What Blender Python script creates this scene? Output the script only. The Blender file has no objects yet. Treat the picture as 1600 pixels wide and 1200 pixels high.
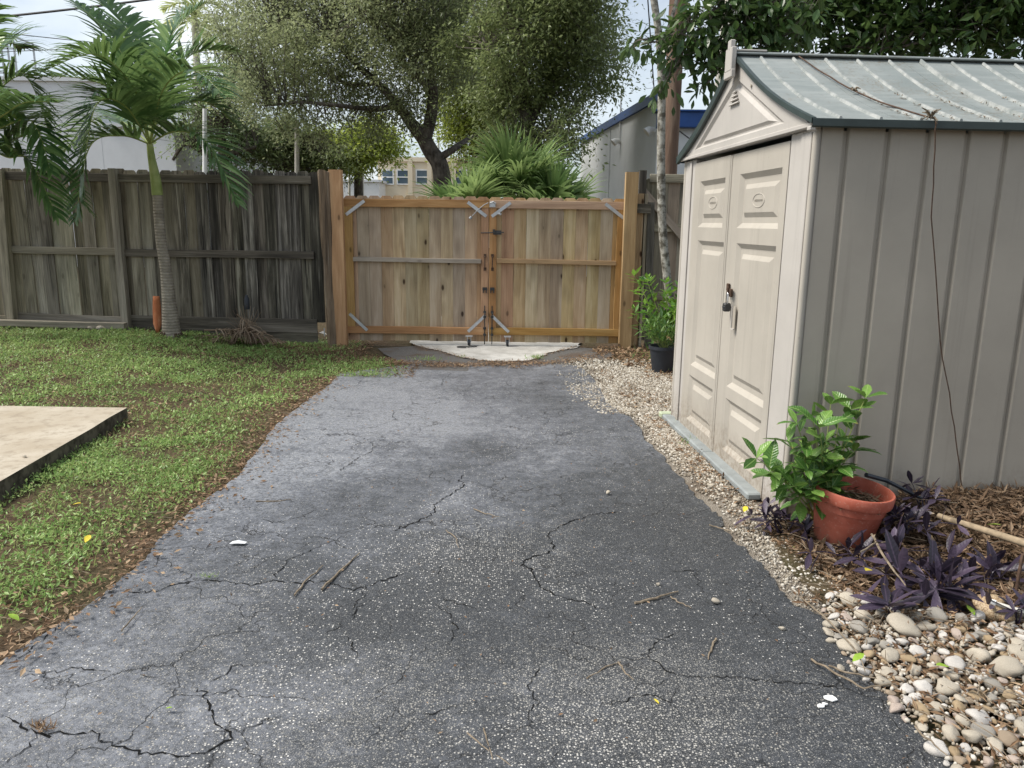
import bpy, bmesh, math, random
import numpy as np
from mathutils import Vector, Matrix
random.seed(7); rng = np.random.default_rng(11)
S = bpy.context.scene
COL = S.collection
# ------------------------------------------------------------------ camera
FOC, PITCH, ROLL, EYE = 1200.0, math.radians(11.86), 0.0125, 1.5
cam_d = bpy.data.cameras.new('camera'); cam = bpy.data.objects.new('camera', cam_d); COL.objects.link(cam)
cam_d.sensor_width = 36; cam_d.lens = 36*FOC/1600; cam_d.clip_end = 800; cam_d.clip_start = .05
CM = Matrix.Rotation(math.pi/2-PITCH, 4, 'X') @ Matrix.Rotation(ROLL, 4, 'Z')
cam.matrix_world = Matrix.Translation((0, 0, EYE)) @ CM
S.camera = cam
# ------------------------------------------------------------------ world: hazy bright sky with thin cloud
W = bpy.data.worlds.new('World'); S.world = W; W.use_nodes = True
wt = W.node_tree; wt.nodes.clear()
def wn(t, **k):
    n = wt.nodes.new('ShaderNode'+t)
    for a, b in k.items(): setattr(n, a, b)
    return n
SUN_EL, SUN_AZ = math.radians(52), math.radians(-93)      # azimuth from +Y, clockwise positive
sky = wn('TexSky', sky_type='NISHITA', sun_disc=False, sun_elevation=SUN_EL, sun_rotation=SUN_AZ, air_density=1.0, dust_density=1.6, ozone_density=1.0)
tc = wn('TexCoord'); mp = wn('Mapping'); mp.inputs['Scale'].default_value = (1, 1, 2.4)
nz = wn('TexNoise'); nz.inputs['Scale'].default_value = 1.9; nz.inputs['Detail'].default_value = 7; nz.inputs['Roughness'].default_value = .55; nz.inputs['Distortion'].default_value = .3
rp = wn('ValToRGB'); rp.color_ramp.elements[0].position = .38; rp.color_ramp.elements[1].position = .66
rp.color_ramp.elements[0].color = (.12, .12, .12, 1); rp.color_ramp.elements[1].color = (.98, .98, .98, 1)
mx = wn('Mix', data_type='RGBA'); mx.inputs[7].default_value = (8.3, 8.85, 9.25, 1)
bg = wn('Background'); bg.inputs['Strength'].default_value = .073
wo = wn('OutputWorld'); L = wt.links.new
L(tc.outputs['Generated'], mp.inputs[0]); L(mp.outputs[0], nz.inputs['Vector']); L(nz.outputs['Fac'], rp.inputs[0])
L(rp.outputs[0], mx.inputs[0]); L(sky.outputs[0], mx.inputs[6]); L(mx.outputs[2], bg.inputs[0]); L(bg.outputs[0], wo.inputs[0])
sd = bpy.data.lights.new('sun', 'SUN'); sun = bpy.data.objects.new('sun', sd); COL.objects.link(sun)
sd.energy = 2.9; sd.angle = math.radians(24); sd.color = (1, .95, .87)
sv = Vector((math.sin(SUN_AZ)*math.cos(SUN_EL), math.cos(SUN_AZ)*math.cos(SUN_EL), math.sin(SUN_EL)))
sun.rotation_euler = (-sv).to_track_quat('-Z', 'Y').to_euler()
S.view_settings.view_transform = 'Standard'; S.view_settings.look = 'None'; S.view_settings.exposure = 0.85; S.view_settings.gamma = 1
S.view_settings.use_curve_mapping = False
# ------------------------------------------------------------------ survey: turn sight lines into metric points
def ray(u, v): return (CM.to_3x3() @ Vector((u-800, 600-v, -FOC)))
def G(u, v, z=0.0):                                   # where a sight line meets the height z
    d = ray(u, v); t = (z-EYE)/d.z; return Vector((d.x*t, d.y*t, z))
def Y(u, v, y):                                       # where a sight line meets the plane y
    d = ray(u, v); t = y/d.y; return Vector((d.x*t, y, EYE+d.z*t))
# ------------------------------------------------------------------ object helpers
def tag(o, label=None, cat=None, group=None, kind=None):
    if label: o['label'] = label
    if cat: o['category'] = cat
    if group: o['group'] = group
    if kind: o['kind'] = kind
    return o
def thing(name, label, cat, loc=(0, 0, 0), rz=0, group=None):
    o = bpy.data.objects.new(name, None); COL.objects.link(o); o.empty_display_size = .1
    o.location = loc; o.rotation_euler = (0, 0, rz); return tag(o, label, cat, group)
def link(name, me, mat=None, parent=None, loc=(0, 0, 0), rot=(0, 0, 0)):
    o = bpy.data.objects.new(name, me); COL.objects.link(o)
    if mat and not me.materials: me.materials.append(mat)
    if parent: o.parent = parent
    o.location = loc; o.rotation_euler = rot
    return o
def npmesh(name, V, F, smooth=False):
    V = np.asarray(V, np.float32); F = np.asarray(F, np.int32)
    me = bpy.data.meshes.new(name); me.vertices.add(len(V)); me.vertices.foreach_set('co', V.ravel())
    k = F.shape[1]; me.loops.add(F.size); me.loops.foreach_set('vertex_index', F.ravel())
    me.polygons.add(len(F)); me.polygons.foreach_set('loop_start', np.arange(0, F.size, k, dtype=np.int32))
    me.polygons.foreach_set('use_smooth', np.full(len(F), smooth))
    me.update(calc_edges=True); me.validate(); return me
class MB:
    def __init__(s): s.v = []; s.f = []
    def add(s, vs, fs, M=None):
        b = len(s.v)
        for p in vs: s.v.append(tuple(M @ Vector(p)) if M else tuple(p))
        for f in fs: s.f.append([i+b for i in f])
    def box(s, c, d, M=None):
        x, y, z = c; a, b, h = d[0]/2, d[1]/2, d[2]/2
        s.add([(x-a, y-b, z-h), (x+a, y-b, z-h), (x+a, y+b, z-h), (x-a, y+b, z-h), (x-a, y-b, z+h), (x+a, y-b, z+h), (x+a, y+b, z+h), (x-a, y+b, z+h)],
              [(0, 3, 2, 1), (4, 5, 6, 7), (0, 1, 5, 4), (1, 2, 6, 5), (2, 3, 7, 6), (3, 0, 4, 7)], M)
    def bar(s, a, b, w, t, up=(0, 0, 1)):             # box from a to b
        a = Vector(a); b = Vector(b); z = (b-a); L_ = z.length; z.normalize(); x = Vector(up).cross(z)
        if x.length < 1e-4: x = Vector((1, 0, 0))
        x.normalize(); y = z.cross(x); M = Matrix((x, y, z)).transposed().to_4x4(); M.translation = (a+b)/2
        s.box((0, 0, 0), (w, t, L_), M)
    def tube(s, P, R, n=8, caps=True):
        P = [Vector(p) for p in P]; R = R if hasattr(R, '__len__') else [R]*len(P)
        ref = Vector((0, 0, 1)); base = len(s.v); prev = None
        for i, p in enumerate(P):
            t = (P[min(i+1, len(P)-1)]-P[max(i-1, 0)]).normalized()
            if prev is None:
                x = t.cross(ref)
                if x.length < .05: x = t.cross(Vector((1, 0, 0)))
            else: x = prev - t*prev.dot(t)
            x.normalize(); prev = x; y = t.cross(x)
            for k in range(n):
                a = 2*math.pi*k/n; s.v.append(tuple(p+(x*math.cos(a)+y*math.sin(a))*R[i]))
        for i in range(len(P)-1):
            for k in range(n):
                a = base+i*n+k; b = base+i*n+(k+1) % n; s.f.append([a, b, b+n, a+n])
        if caps:
            s.f.append([base+k for k in range(n)][::-1]); s.f.append([base+(len(P)-1)*n+k for k in range(n)])
    def lathe(s, prof, n=24, c=(0, 0, 0)):
        b = len(s.v)
        for r, z in prof:
            for k in range(n):
                a = 2*math.pi*k/n; s.v.append((c[0]+r*math.cos(a), c[1]+r*math.sin(a), c[2]+z))
        for i in range(len(prof)-1):
            for k in range(n):
                q = b+i*n+k; w = b+i*n+(k+1) % n; s.f.append([q, w, w+n, q+n])
    def prism(s, poly, z0, z1, M=None):               # polygon in xy extruded in z
        n = len(poly); s.add([(x, y, z0) for x, y in poly]+[(x, y, z1) for x, y in poly],
            [tuple(range(n))[::-1], tuple(range(n, 2*n))]+[(i, (i+1) % n, n+(i+1) % n, n+i) for i in range(n)], M)
    def build(s, name, mat=None, parent=None, loc=(0, 0, 0), rot=(0, 0, 0), smooth=False, bevel=0, kind=None):
        me = bpy.data.meshes.new(name); me.from_pydata(s.v, [], s.f)
        if bevel:
            bm = bmesh.new(); bm.from_mesh(me); bmesh.ops.recalc_face_normals(bm, faces=bm.faces)
            es = [e for e in bm.edges if len(e.link_faces) == 2 and e.calc_face_angle(0) > .5]
            bmesh.ops.bevel(bm, geom=es, offset=bevel, segments=1, affect='EDGES', clamp_overlap=True); bm.to_mesh(me); bm.free()
        else:
            bm = bmesh.new(); bm.from_mesh(me); bmesh.ops.recalc_face_normals(bm, faces=bm.faces); bm.to_mesh(me); bm.free()
        if smooth:
            me.polygons.foreach_set('use_smooth', [True]*len(me.polygons))
            try: me.set_sharp_from_angle(angle=math.radians(50))
            except Exception: pass
        me.update(); o = link(name, me, mat, parent, loc, rot)
        if kind: o['kind'] = kind
        return o
def norm(a): return a/np.maximum(np.linalg.norm(a, axis=-1, keepdims=True), 1e-9)
def inst(T, TF, P, D, Nn, sx, sy, sz=None):           # stamp template T at points P with length axis D and normal hint Nn
    P = np.asarray(P, float); n = len(P); D = norm(np.broadcast_to(np.asarray(D, float), (n, 3))); Nn = np.broadcast_to(np.asarray(Nn, float), (n, 3))
    X = norm(np.cross(D, Nn)); Z = np.cross(X, D)
    sx = np.broadcast_to(sx, n); sy = np.broadcast_to(sy, n); sz = sx if sz is None else np.broadcast_to(sz, n)
    V = P[:, None]+T[None, :, 0, None]*X[:, None]*sx[:, None, None]+T[None, :, 1, None]*D[:, None]*sy[:, None, None]+T[None, :, 2, None]*Z[:, None]*sz[:, None, None]
    F = TF[None]+(np.arange(n)*len(T))[:, None, None]
    return V.reshape(-1, 3), F.reshape(-1, TF.shape[1])
LEAF4 = np.array([(0, 0, 0), (.5, .45, .12), (0, 1, 0), (-.5, .45, .12)]); LEAF4F = np.array([(0, 1, 2), (0, 2, 3)])
LEAF8 = np.array([(0, 0, 0), (.32, .25, .10), (.5, .55, .12), (.28, .85, .04), (0, 1, -.10), (-.28, .85, .04), (-.5, .55, .12), (-.32, .25, .10), (0, .28, 0), (0, .58, 0), (0, .84, -.03)])
LEAF8F = np.array([(0, 1, 8), (8, 1, 2), (8, 2, 9), (9, 2, 3), (9, 3, 10), (10, 3, 4), (0, 8, 7), (8, 6, 7), (8, 9, 6), (9, 5, 6), (9, 10, 5), (10, 4, 5)])
def rdir(n, zb=0.0, zs=1.0):
    d = rng.normal(size=(n, 3)); d[:, 2] = d[:, 2]*zs+zb; return norm(d)
def sm(x): x = np.clip(x, 0, 1); return x*x*(3-2*x)
def inpoly(pts, poly):
    x, y = pts[:, 0], pts[:, 1]; c = np.zeros(len(pts), bool); n = len(poly)
    for i in range(n):
        x1, y1 = poly[i]; x2, y2 = poly[(i+1) % n]
        m = ((y1 > y) != (y2 > y)) & (x < (x2-x1)*(y-y1)/((y2-y1) or 1e-9)+x1); c ^= m
    return c
def vnoise(x, y, s, seed=0):                          # cheap value noise
    x = x*s+seed*17.3; y = y*s+seed*9.1; xi = np.floor(x); yi = np.floor(y); fx = sm(x-xi); fy = sm(y-yi)
    h = lambda a, b: np.modf(np.abs(np.sin(a*127.1+b*311.7+seed)*43758.5453))[0]
    return (h(xi, yi)*(1-fx)+h(xi+1, yi)*fx)*(1-fy)+(h(xi, yi+1)*(1-fx)+h(xi+1, yi+1)*fx)*fy
# ------------------------------------------------------------------ materials
class MT:
    def __init__(s, name):
        s.m = bpy.data.materials.new(name); s.m.use_nodes = True; s.t = s.m.node_tree
        s.b = s.t.nodes['Principled BSDF']; s.out = s.t.nodes['Material Output']
    def n(s, typ, inp={}, **pr):
        nd = s.t.nodes.new('ShaderNode'+typ)
        for k, v in pr.items(): setattr(nd, k, v)
        for k, v in inp.items(): s.set(nd.inputs[k], v)
        return nd
    def set(s, sock, v):
        if isinstance(v, bpy.types.NodeSocket): s.t.links.new(v, sock)
        elif isinstance(v, (tuple, list)) and len(v) == 3 and sock.type == 'RGBA': sock.default_value = (*v, 1)
        else: sock.default_value = v
    def co(s, scale=(1, 1, 1), rnd=False):
        o = s.n('TexCoord').outputs['Object']
        if rnd:
            r = s.n('ObjectInfo').outputs['Random']; q = s.math('MULTIPLY', r, 61.7)
            o = s.n('VectorMath', {0: o, 1: s.n('CombineXYZ', {0: q, 1: q, 2: q}).outputs[0]}, operation='ADD').outputs[0]
        return s.n('Mapping', {'Vector': o, 'Scale': scale}).outputs[0]
    def noise(s, vec, sc, det=4, ro=.55, dist=0):
        return s.n('TexNoise', {'Vector': vec, 'Scale': sc, 'Detail': det, 'Roughness': ro, 'Distortion': dist}).outputs['Fac']
    def vor(s, vec, sc, feat='F1', out='Distance', rnd=1.0):
        return s.n('TexVoronoi', {'Vector': vec, 'Scale': sc, 'Randomness': rnd}, feature=feat).outputs[out]
    def math(s, op, a, b=0.5, clamp=False):
        return s.n('Math', {0: a, 1: b}, operation=op, use_clamp=clamp).outputs[0]
    def rng(s, f, a, b, c=0., d=1.):
        return s.n('MapRange', {0: f, 1: a, 2: b, 3: c, 4: d}).outputs[0]
    def ramp(s, f, st):
        r = s.n('ValToRGB', {0: f}); e = r.color_ramp.elements
        while len(e) < len(st): e.new(.5)
        for i, (p, c) in enumerate(st): e[i].position = p; e[i].color = (*c, 1)
        return r.outputs[0]
    def mix(s, f, a, b, bl='MIX'):
        m = s.n('Mix', data_type='RGBA', blend_type=bl); s.set(m.inputs[0], f); s.set(m.inputs[6], a); s.set(m.inputs[7], b); return m.outputs[2]
    def bump(s, h, st=.3, d=.01):
        s.t.links.new(s.n('Bump', {'Height': h, 'Strength': st, 'Distance': d}).outputs[0], s.b.inputs['Normal'])
    def fin(s, col, ro=.7, spec=.4, **k):
        s.set(s.b.inputs['Base Color'], col); s.set(s.b.inputs['Roughness'], ro); s.set(s.b.inputs['Specular IOR Level'], spec)
        for a, v in k.items(): s.set(s.b.inputs[a], v)
        return s.m
def wood(name, cols, spread=(.75, 1.25), knot=.5, streak=0, ro=.85, rough=1.0, stain=0):
    t = MT(name); c = t.co(rnd=True)
    w = t.n('VectorMath', {0: c, 1: (1, 1, 1)}, operation='MULTIPLY').outputs[0]
    big = t.noise(t.n('Mapping', {'Vector': w, 'Scale': (9, 9, .9)}).outputs[0], 1, 5, .6, .6)
    fine = t.noise(t.n('Mapping', {'Vector': w, 'Scale': (130, 130, 3.5)}).outputs[0], 1, 4, .65, .4)
    f = t.math('ADD', t.math('MULTIPLY', big, .65), t.math('MULTIPLY', fine, .35))
    col = t.ramp(f, [(.33, cols[0]), (.5, cols[1]), (.66, cols[2])])
    if knot:
        kv = t.n('Mapping', {'Vector': w, 'Scale': (6.2, 6.2, 2.9)}).outputs[0]
        kd = t.vor(kv, 1); ring = t.noise(kv, 6, 2, .5, 1.5)
        k1 = t.rng(t.math('ADD', kd, t.math('MULTIPLY', ring, .05)), .09, .15, 1, 0)
        halo = t.rng(kd, .08, .42, knot*.75, 0)
        col = t.mix(halo, col, tuple(x*.62 for x in cols[1])); col = t.mix(t.math('MULTIPLY', k1, knot), col, (.045, .022, .01))
    if streak:
        sv_ = t.noise(t.n('Mapping', {'Vector': w, 'Scale': (26, 26, .7)}).outputs[0], 1, 5, .7, .5)
        col = t.mix(t.rng(sv_, .56, .68, 0, streak), col, (.40, .36, .30))
        col = t.mix(t.rng(sv_, .46, .34, 0, streak), col, (.012, .011, .010))
    if stain:
        zc = t.n('SeparateXYZ', {0: t.n('TexCoord').outputs['Object']}).outputs[2]
        nn = t.noise(w, 5, 4); a = t.rng(t.math('ADD', zc, t.math('MULTIPLY', nn, .5)), .25, .55, stain, 0)
        col = t.mix(a, col, (.035, .03, .022))
    r = t.n('ObjectInfo').outputs['Random']
    hs = t.n('HueSaturation', {'Color': col, 'Value': t.rng(r, 0, 1, *spread), 'Saturation': t.rng(t.math('FRACT', t.math('MULTIPLY', r, 7.3)), 0, 1, .75, 1.15), 'Hue': t.rng(t.math('FRACT', t.math('MULTIPLY', r, 13.7)), 0, 1, .49, .515)})
    t.bump(f, .55*rough, .006)
    return t.fin(hs.outputs[0], ro, .25)
def leafmat(name, c1, c2, c3, tr=.3, ro=.5, vein=0):
    t = MT(name); r = t.n('NewGeometry').outputs['Random Per Island']
    col = t.ramp(r, [(0, c1), (.55, c2), (1, c3)])
    n_ = t.noise(t.co(), 1.3, 3); col = t.mix(t.rng(n_, .40, .60, 0, .55), col, tuple(x*.62 for x in c2))
    t.fin(col, ro, .35)
    tl = t.n('BsdfTranslucent', {'Color': t.mix(.5, col, tuple(min(1, x*1.8) for x in c3))})
    ms = t.n('MixShader', {0: tr, 1: t.b.outputs[0], 2: tl.outputs[0]}); t.t.links.new(ms.outputs[0], t.out.inputs[0]); return t.m
def plain(name, col, ro=.6, spec=.4, var=.12, sc=6, bump=0, met=0):
    t = MT(name); n_ = t.noise(t.co(rnd=True), sc, 5, .6)
    c = t.mix(t.rng(n_, .35, .65), tuple(x*(1-var) for x in col), tuple(min(1, x*(1+var)) for x in col))
    if bump: t.bump(t.noise(t.co(), sc*25, 3), bump, .002)
    return t.fin(c, ro, spec, Metallic=met)
M = {}
M['gatewood'] = wood('weathered_picket', ((.25, .165, .09), (.44, .325, .195), (.57, .455, .31)), (.80, 1.14), .95, .12)
M['cedar'] = wood('orange_cedar', ((.26, .14, .065), (.42, .245, .12), (.54, .35, .19)), (.88, 1.1), .6)
M['oldboard'] = wood('grey_green_old_board', ((.10, .088, .06), (.28, .245, .175), (.46, .41, .31)), (.62, 1.3), .35, .6, stain=0)
M['blackboard'] = wood('blackened_old_board', ((.022, .02, .017), (.10, .087, .068), (.30, .265, .21)), (.65, 1.35), .3, .9)
M['oldrail'] = wood('grey_rail', ((.13, .11, .08), (.28, .24, .18), (.42, .37, .29)), (.8, 1.1), .3, .3)
M['darkrail'] = wood('dark_rail', ((.04, .036, .03), (.11, .095, .075), (.21, .185, .15)), (.8, 1.1), .3, .5)
M['greyrail'] = wood('silvery_rail', ((.20, .16, .12), (.32, .265, .2), (.43, .37, .29)), (.95, 1.05), .3)
M['oldpost'] = wood('rough_old_post', ((.05, .033, .022), (.19, .125, .075), (.34, .24, .15)), (.95, 1.05), .5, .5, rough=1.6)
M['poleswood'] = wood('brown_pole', ((.085, .055, .042), (.17, .115, .088), (.27, .20, .155)), (1, 1), .1)
M['tan'] = plain('tan_resin', (.41, .378, .328), .5, .35, .05, 3, .10)
M['tanlight'] = plain('pale_resin', (.455, .428, .395), .5, .35, .05, 3, .10)
M['tan_shaded'] = plain('shaded_tan_resin', (.365, .33, .278), .55, .3, .06, 2.5, .12)  # same tan resin, darkened: side-wall shade put into the colour
def resin(name, col):                                  # moulded resin with rain streaks and a mud-splashed foot
    t = MT(name); o = t.n('TexCoord').outputs['Object']; z = t.n('SeparateXYZ', {0: o}).outputs[2]
    n1 = t.noise(o, 2.2, 5, .6); st = t.noise(t.n('Mapping', {'Vector': o, 'Scale': (16, 16, .5)}).outputs[0], 1, 5, .7); sp_ = t.noise(o, 38, 4, .7)
    c = t.mix(t.rng(n1, .35, .65), tuple(v*.93 for v in col), tuple(v*1.05 for v in col)); c = t.mix(t.rng(st, .55, .72, 0, .30), c, tuple(v*.62 for v in col))
    foot = t.math('MULTIPLY', t.rng(t.math('ADD', z, t.math('MULTIPLY', n1, .25)), .10, .42, .85, 0), t.rng(sp_, .40, .62, .15, 1)); c = t.mix(foot, c, (.17, .125, .085))
    c = t.mix(t.rng(sp_, .66, .74, 0, .35), c, (.2, .17, .13)); t.bump(t.noise(o, 160, 2), .12, .002); return t.fin(c, .55, .35)
M['tan'] = resin('tan_resin', (.41, .378, .328)); M['tanlight'] = resin('pale_resin', (.455, .428, .395)); M['tan_shaded'] = resin('shaded_tan_resin', (.365, .33, .278))  # third one is the tan with the side wall's shade painted in
M['skirt'] = plain('grey_base', (.24, .26, .26), .7, .3, .15, 9, .2)
M['eave'] = plain('dark_green_resin', (.035, .05, .048), .45, .4, .15, 8)
M['metal'] = plain('galvanised', (.50, .51, .52), .45, .5, .12, 20, met=.6)
M['black'] = plain('black_metal', (.03, .03, .03), .5, .5, .2, 30)
M['rust'] = plain('rusty_iron', (.075, .045, .03), .8, .3, .35, 40)
M['chrome'] = plain('steel_shackle', (.6, .6, .62), .2, .6, .05, 10, met=1)
t = MT('terracotta_plastic'); o = t.n('TexCoord').outputs['Object']; z = t.n('SeparateXYZ', {0: o}).outputs[2]; n1 = t.noise(o, 14, 5, .65); n2 = t.noise(o, 90, 3, .7)
c_ = t.mix(t.rng(n1, .35, .65), (.36, .085, .05), (.45, .125, .08)); c_ = t.mix(t.rng(n2, .56, .70, 0, .5), c_, (.50, .30, .23)); c_ = t.mix(t.math('MULTIPLY', t.rng(t.math('ADD', z, t.math('MULTIPLY', n1, .1)), .05, .16, .7, 0), t.rng(n2, .4, .6, .3, 1)), c_, (.17, .11, .075)); t.bump(n2, .15, .002)
M['terracotta'] = t.fin(c_, t.rng(n1, .3, .7, .5, .75), .4)
def bigleaf(name, c1, c2, c3, vein, ro, tr=.22, sv=.28):      # one leaf per object: midrib, side veins, its own tint
    t = MT(name); o = t.n('TexCoord').outputs['Object']; s_ = t.n('SeparateXYZ', {0: o}); ax = t.math('ABSOLUTE', s_.outputs[0]); r = t.n('ObjectInfo').outputs['Random']
    c = t.ramp(r, [(0, c1), (.55, c2), (1, c3)]); c = t.mix(t.rng(t.noise(o, 5, 4, .7), .4, .68, 0, .4), c, tuple(v*.55 for v in c2))
    c = t.mix(t.rng(ax, .006, .022, .75, 0), c, vein); wv = t.math('SINE', t.math('MULTIPLY', t.math('SUBTRACT', s_.outputs[1], t.math('MULTIPLY', ax, .8)), 62.)); c = t.mix(t.rng(wv, .75, 1., 0, sv), c, vein)
    c = t.mix(t.math('MULTIPLY', t.rng(s_.outputs[1], .86, 1.0), t.math('GREATER_THAN', t.math('FRACT', t.math('MULTIPLY', r, 9.7)), .72)), c, (.25, .17, .06))
    t.bump(t.math('ADD', t.math('MULTIPLY', wv, sv*2), t.noise(o, 9, 3)), .25, .01); t.fin(c, ro, .4)
    tl = t.n('BsdfTranslucent', {'Color': t.mix(.5, c, c3)}); ms = t.n('MixShader', {0: tr, 1: t.b.outputs[0], 2: tl.outputs[0]}); t.t.links.new(ms.outputs[0], t.out.inputs[0]); return t.m
M['bigshrub'] = bigleaf('veined_shrub_leaf', (.035, .10, .018), (.085, .20, .035), (.22, .38, .08), (.30, .42, .14), .28)
M['bigpurple'] = bigleaf('veined_purple_leaf', (.018, .015, .024), (.045, .033, .055), (.105, .078, .12), (.07, .05, .08), .42, .1, .03)
M['bigdark'] = bigleaf('broad_dark_leaf', (.02, .05, .018), (.045, .09, .03), (.13, .20, .07), (.14, .20, .08), .3, .25)
M['blackpot'] = plain('black_plastic', (.022, .026, .034), .45, .4, .2, 12)
M['white'] = plain('white_paint', (.78, .78, .76), .6, .3, .05, 3)
M['offwhite'] = plain('off_white_plaster', (.72, .73, .74), .8, .2, .04, 2)
M['greyw'] = plain('light_grey_stucco', (.68, .70, .71), .85, .2, .05, 1.2, .1)
M['blue'] = plain('blue_paint', (.025, .08, .27), .5, .4, .15, 3)
M['cream'] = plain('cream_stucco', (.78, .67, .50), .85, .2, .04, 2)
M['glass'] = plain('dark_window_glass', (.10, .14, .18), .08, .6, .2, 2)
M['lattice'] = plain('grey_steel', (.30, .32, .34), .6, .4, .1, 5)
M['wire'] = plain('black_wire', (.04, .04, .045), .7, .3, .1, 5)
M['concrete_pole'] = plain('pale_concrete', (.55, .52, .46), .85, .2, .12, 5, .2)
M['stick'] = plain('pale_stick', (.29, .225, .15), .8, .2, .25, 30, .3)
M['twig'] = plain('dry_twig', (.20, .16, .115), .85, .2, .35, 40)
M['pvc'] = plain('grey_pvc', (.55, .53, .48), .4, .4, .1, 10)
M['yellowleaf'] = plain('yellow_leaf', (.62, .50, .05), .5, .3, .2, 30)
M['greenleafmat'] = plain('fallen_green_leaf', (.22, .34, .04), .5, .3, .2, 30)
M['paper'] = plain('pale_paper', (.62, .64, .66), .7, .2, .05, 30)
M['greenwood'] = plain('pale_green_wood', (.42, .47, .33), .8, .2, .1, 12)
M['oak'] = leafmat('oak_leaf', (.11, .135, .065), (.22, .26, .125), (.38, .42, .23), .42, .45)
M['oak2'] = leafmat('olive_leaf', (.07, .10, .035), (.155, .20, .07), (.29, .34, .15), .38, .42)
M['brightleaf'] = leafmat('yellow_green_leaf', (.14, .20, .025), (.28, .36, .06), (.44, .50, .11), .4, .5)
M['darkleaf'] = leafmat('deep_green_leaf', (.025, .06, .018), (.055, .105, .03), (.13, .20, .06), .25, .3)
M['paleleaf'] = leafmat('pale_green_leaf', (.10, .15, .06), (.19, .26, .11), (.30, .38, .18), .35, .5)
M['palmleaf'] = leafmat('palm_leaflet', (.028, .075, .026), (.07, .15, .045), (.24, .35, .12), .22, .32)
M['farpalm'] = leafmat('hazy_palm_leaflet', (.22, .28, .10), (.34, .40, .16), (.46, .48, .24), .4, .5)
M['fan'] = leafmat('fan_palm_blade', (.05, .10, .03), (.12, .20, .055), (.32, .42, .16), .3, .38)
M['lawn'] = leafmat('ground_cover_leaf', (.08, .165, .035), (.21, .36, .085), (.48, .60, .24), .3, .4)
M['grass'] = leafmat('grass_blade', (.12, .17, .04), (.26, .33, .09), (.46, .46, .22), .3, .5)
M['litter'] = leafmat('dry_leaf', (.09, .045, .022), (.24, .145, .08), (.47, .345, .22), .12, .7)
M['mulch'] = leafmat('brown_mulch', (.06, .035, .02), (.19, .118, .068), (.40, .29, .19), .1, .7)
M['shrub'] = leafmat('glossy_shrub_leaf', (.035, .10, .015), (.10, .23, .03), (.26, .43, .07), .3, .25)
M['purple'] = leafmat('purple_leaf', (.020, .015, .026), (.042, .031, .053), (.085, .062, .10), .12, .3)
M['drypalm'] = leafmat('dead_frond', (.08, .05, .03), (.2, .14, .09), (.38, .3, .22), .1, .7)
M['twigbark'] = plain('twig_bark', (.13, .115, .095), .9, .1, .3, 3)
M['potplant'] = leafmat('pot_plant_leaf', (.025, .06, .02), (.07, .15, .04), (.18, .30, .07), .25, .35)
# ================================================================== ground
def terr(x, y):                                       # lawn rises gently to the left fence, garden bed to the shed
    return .165*sm((-2.25-x)/2.6)*sm((y-3.6)/5.4)
SHED = G(1226, 812); SHED_RZ = math.atan2(.073, .997)
t = MT('soil'); c = t.co(); n1 = t.noise(c, 2.2, 6, .6); n2 = t.noise(c, 45, 5, .7)
col = t.mix(t.rng(n2, .35, .65), (.035, .023, .014), (.16, .115, .075)); col = t.mix(t.rng(n1, .4, .65, 0, .5), col, (.05, .06, .025)); t.bump(n2, .8, .02)
M['soil'] = t.fin(col, .95, .1)
def sheet(name, poly, z, mat, step, fz=None, kind='structure', dens=None):
    """triangulated sheet inside a polygon, gridded so that it can follow terrain"""
    bm = bmesh.new(); vs = [bm.verts.new((x, y, 0)) for x, y in poly]; bm.faces.new(vs)
    xs = [p[0] for p in poly]; ys = [p[1] for p in poly]
    for ax, lo, hi in ((0, min(xs), max(xs)), (1, min(ys), max(ys))):
        k = lo+step
        while k < hi:
            no = Vector((1, 0, 0)) if ax == 0 else Vector((0, 1, 0)); co = no*k
            bmesh.ops.bisect_plane(bm, geom=bm.verts[:]+bm.edges[:]+bm.faces[:], plane_co=co, plane_no=no); k += step
    for v in bm.verts: v.co.z = z+(fz(v.co.x, v.co.y) if fz else 0)
    bmesh.ops.recalc_face_normals(bm, faces=bm.faces)
    if sum(f.normal.z for f in bm.faces) < 0: bmesh.ops.reverse_faces(bm, faces=bm.faces)
    me = bpy.data.meshes.new(name); bm.to_mesh(me); bm.free()
    o = link(name, me, mat); tag(o, kind=kind); return o
# ground sheet reaching the horizon, finely gridded near the camera
gx = np.array([-400, -150, -60, -30, -20, -14]+list(np.arange(-10, 8, .25))+[8, 14, 20, 30, 60, 150, 400]); gy = np.array([-60, -20, -6, -3]+list(np.arange(-2, 14, .25))+[14, 18, 25, 40, 70, 120, 250, 500])
XX, YY = np.meshgrid(gx, gy); fade = 1-sm((YY-11)/6)
ZZ = -.028+terr(XX, YY)*fade
nx, ny = len(gx), len(gy); I = np.arange(nx*ny).reshape(ny, nx)
F = np.stack([I[:-1, :-1], I[:-1, 1:], I[1:, 1:], I[1:, :-1]], -1).reshape(-1, 4)
ground = link('ground', npmesh('ground', np.stack([XX, YY, ZZ], -1).reshape(-1, 3), F, True), M['soil']); tag(ground, kind='structure')

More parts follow.
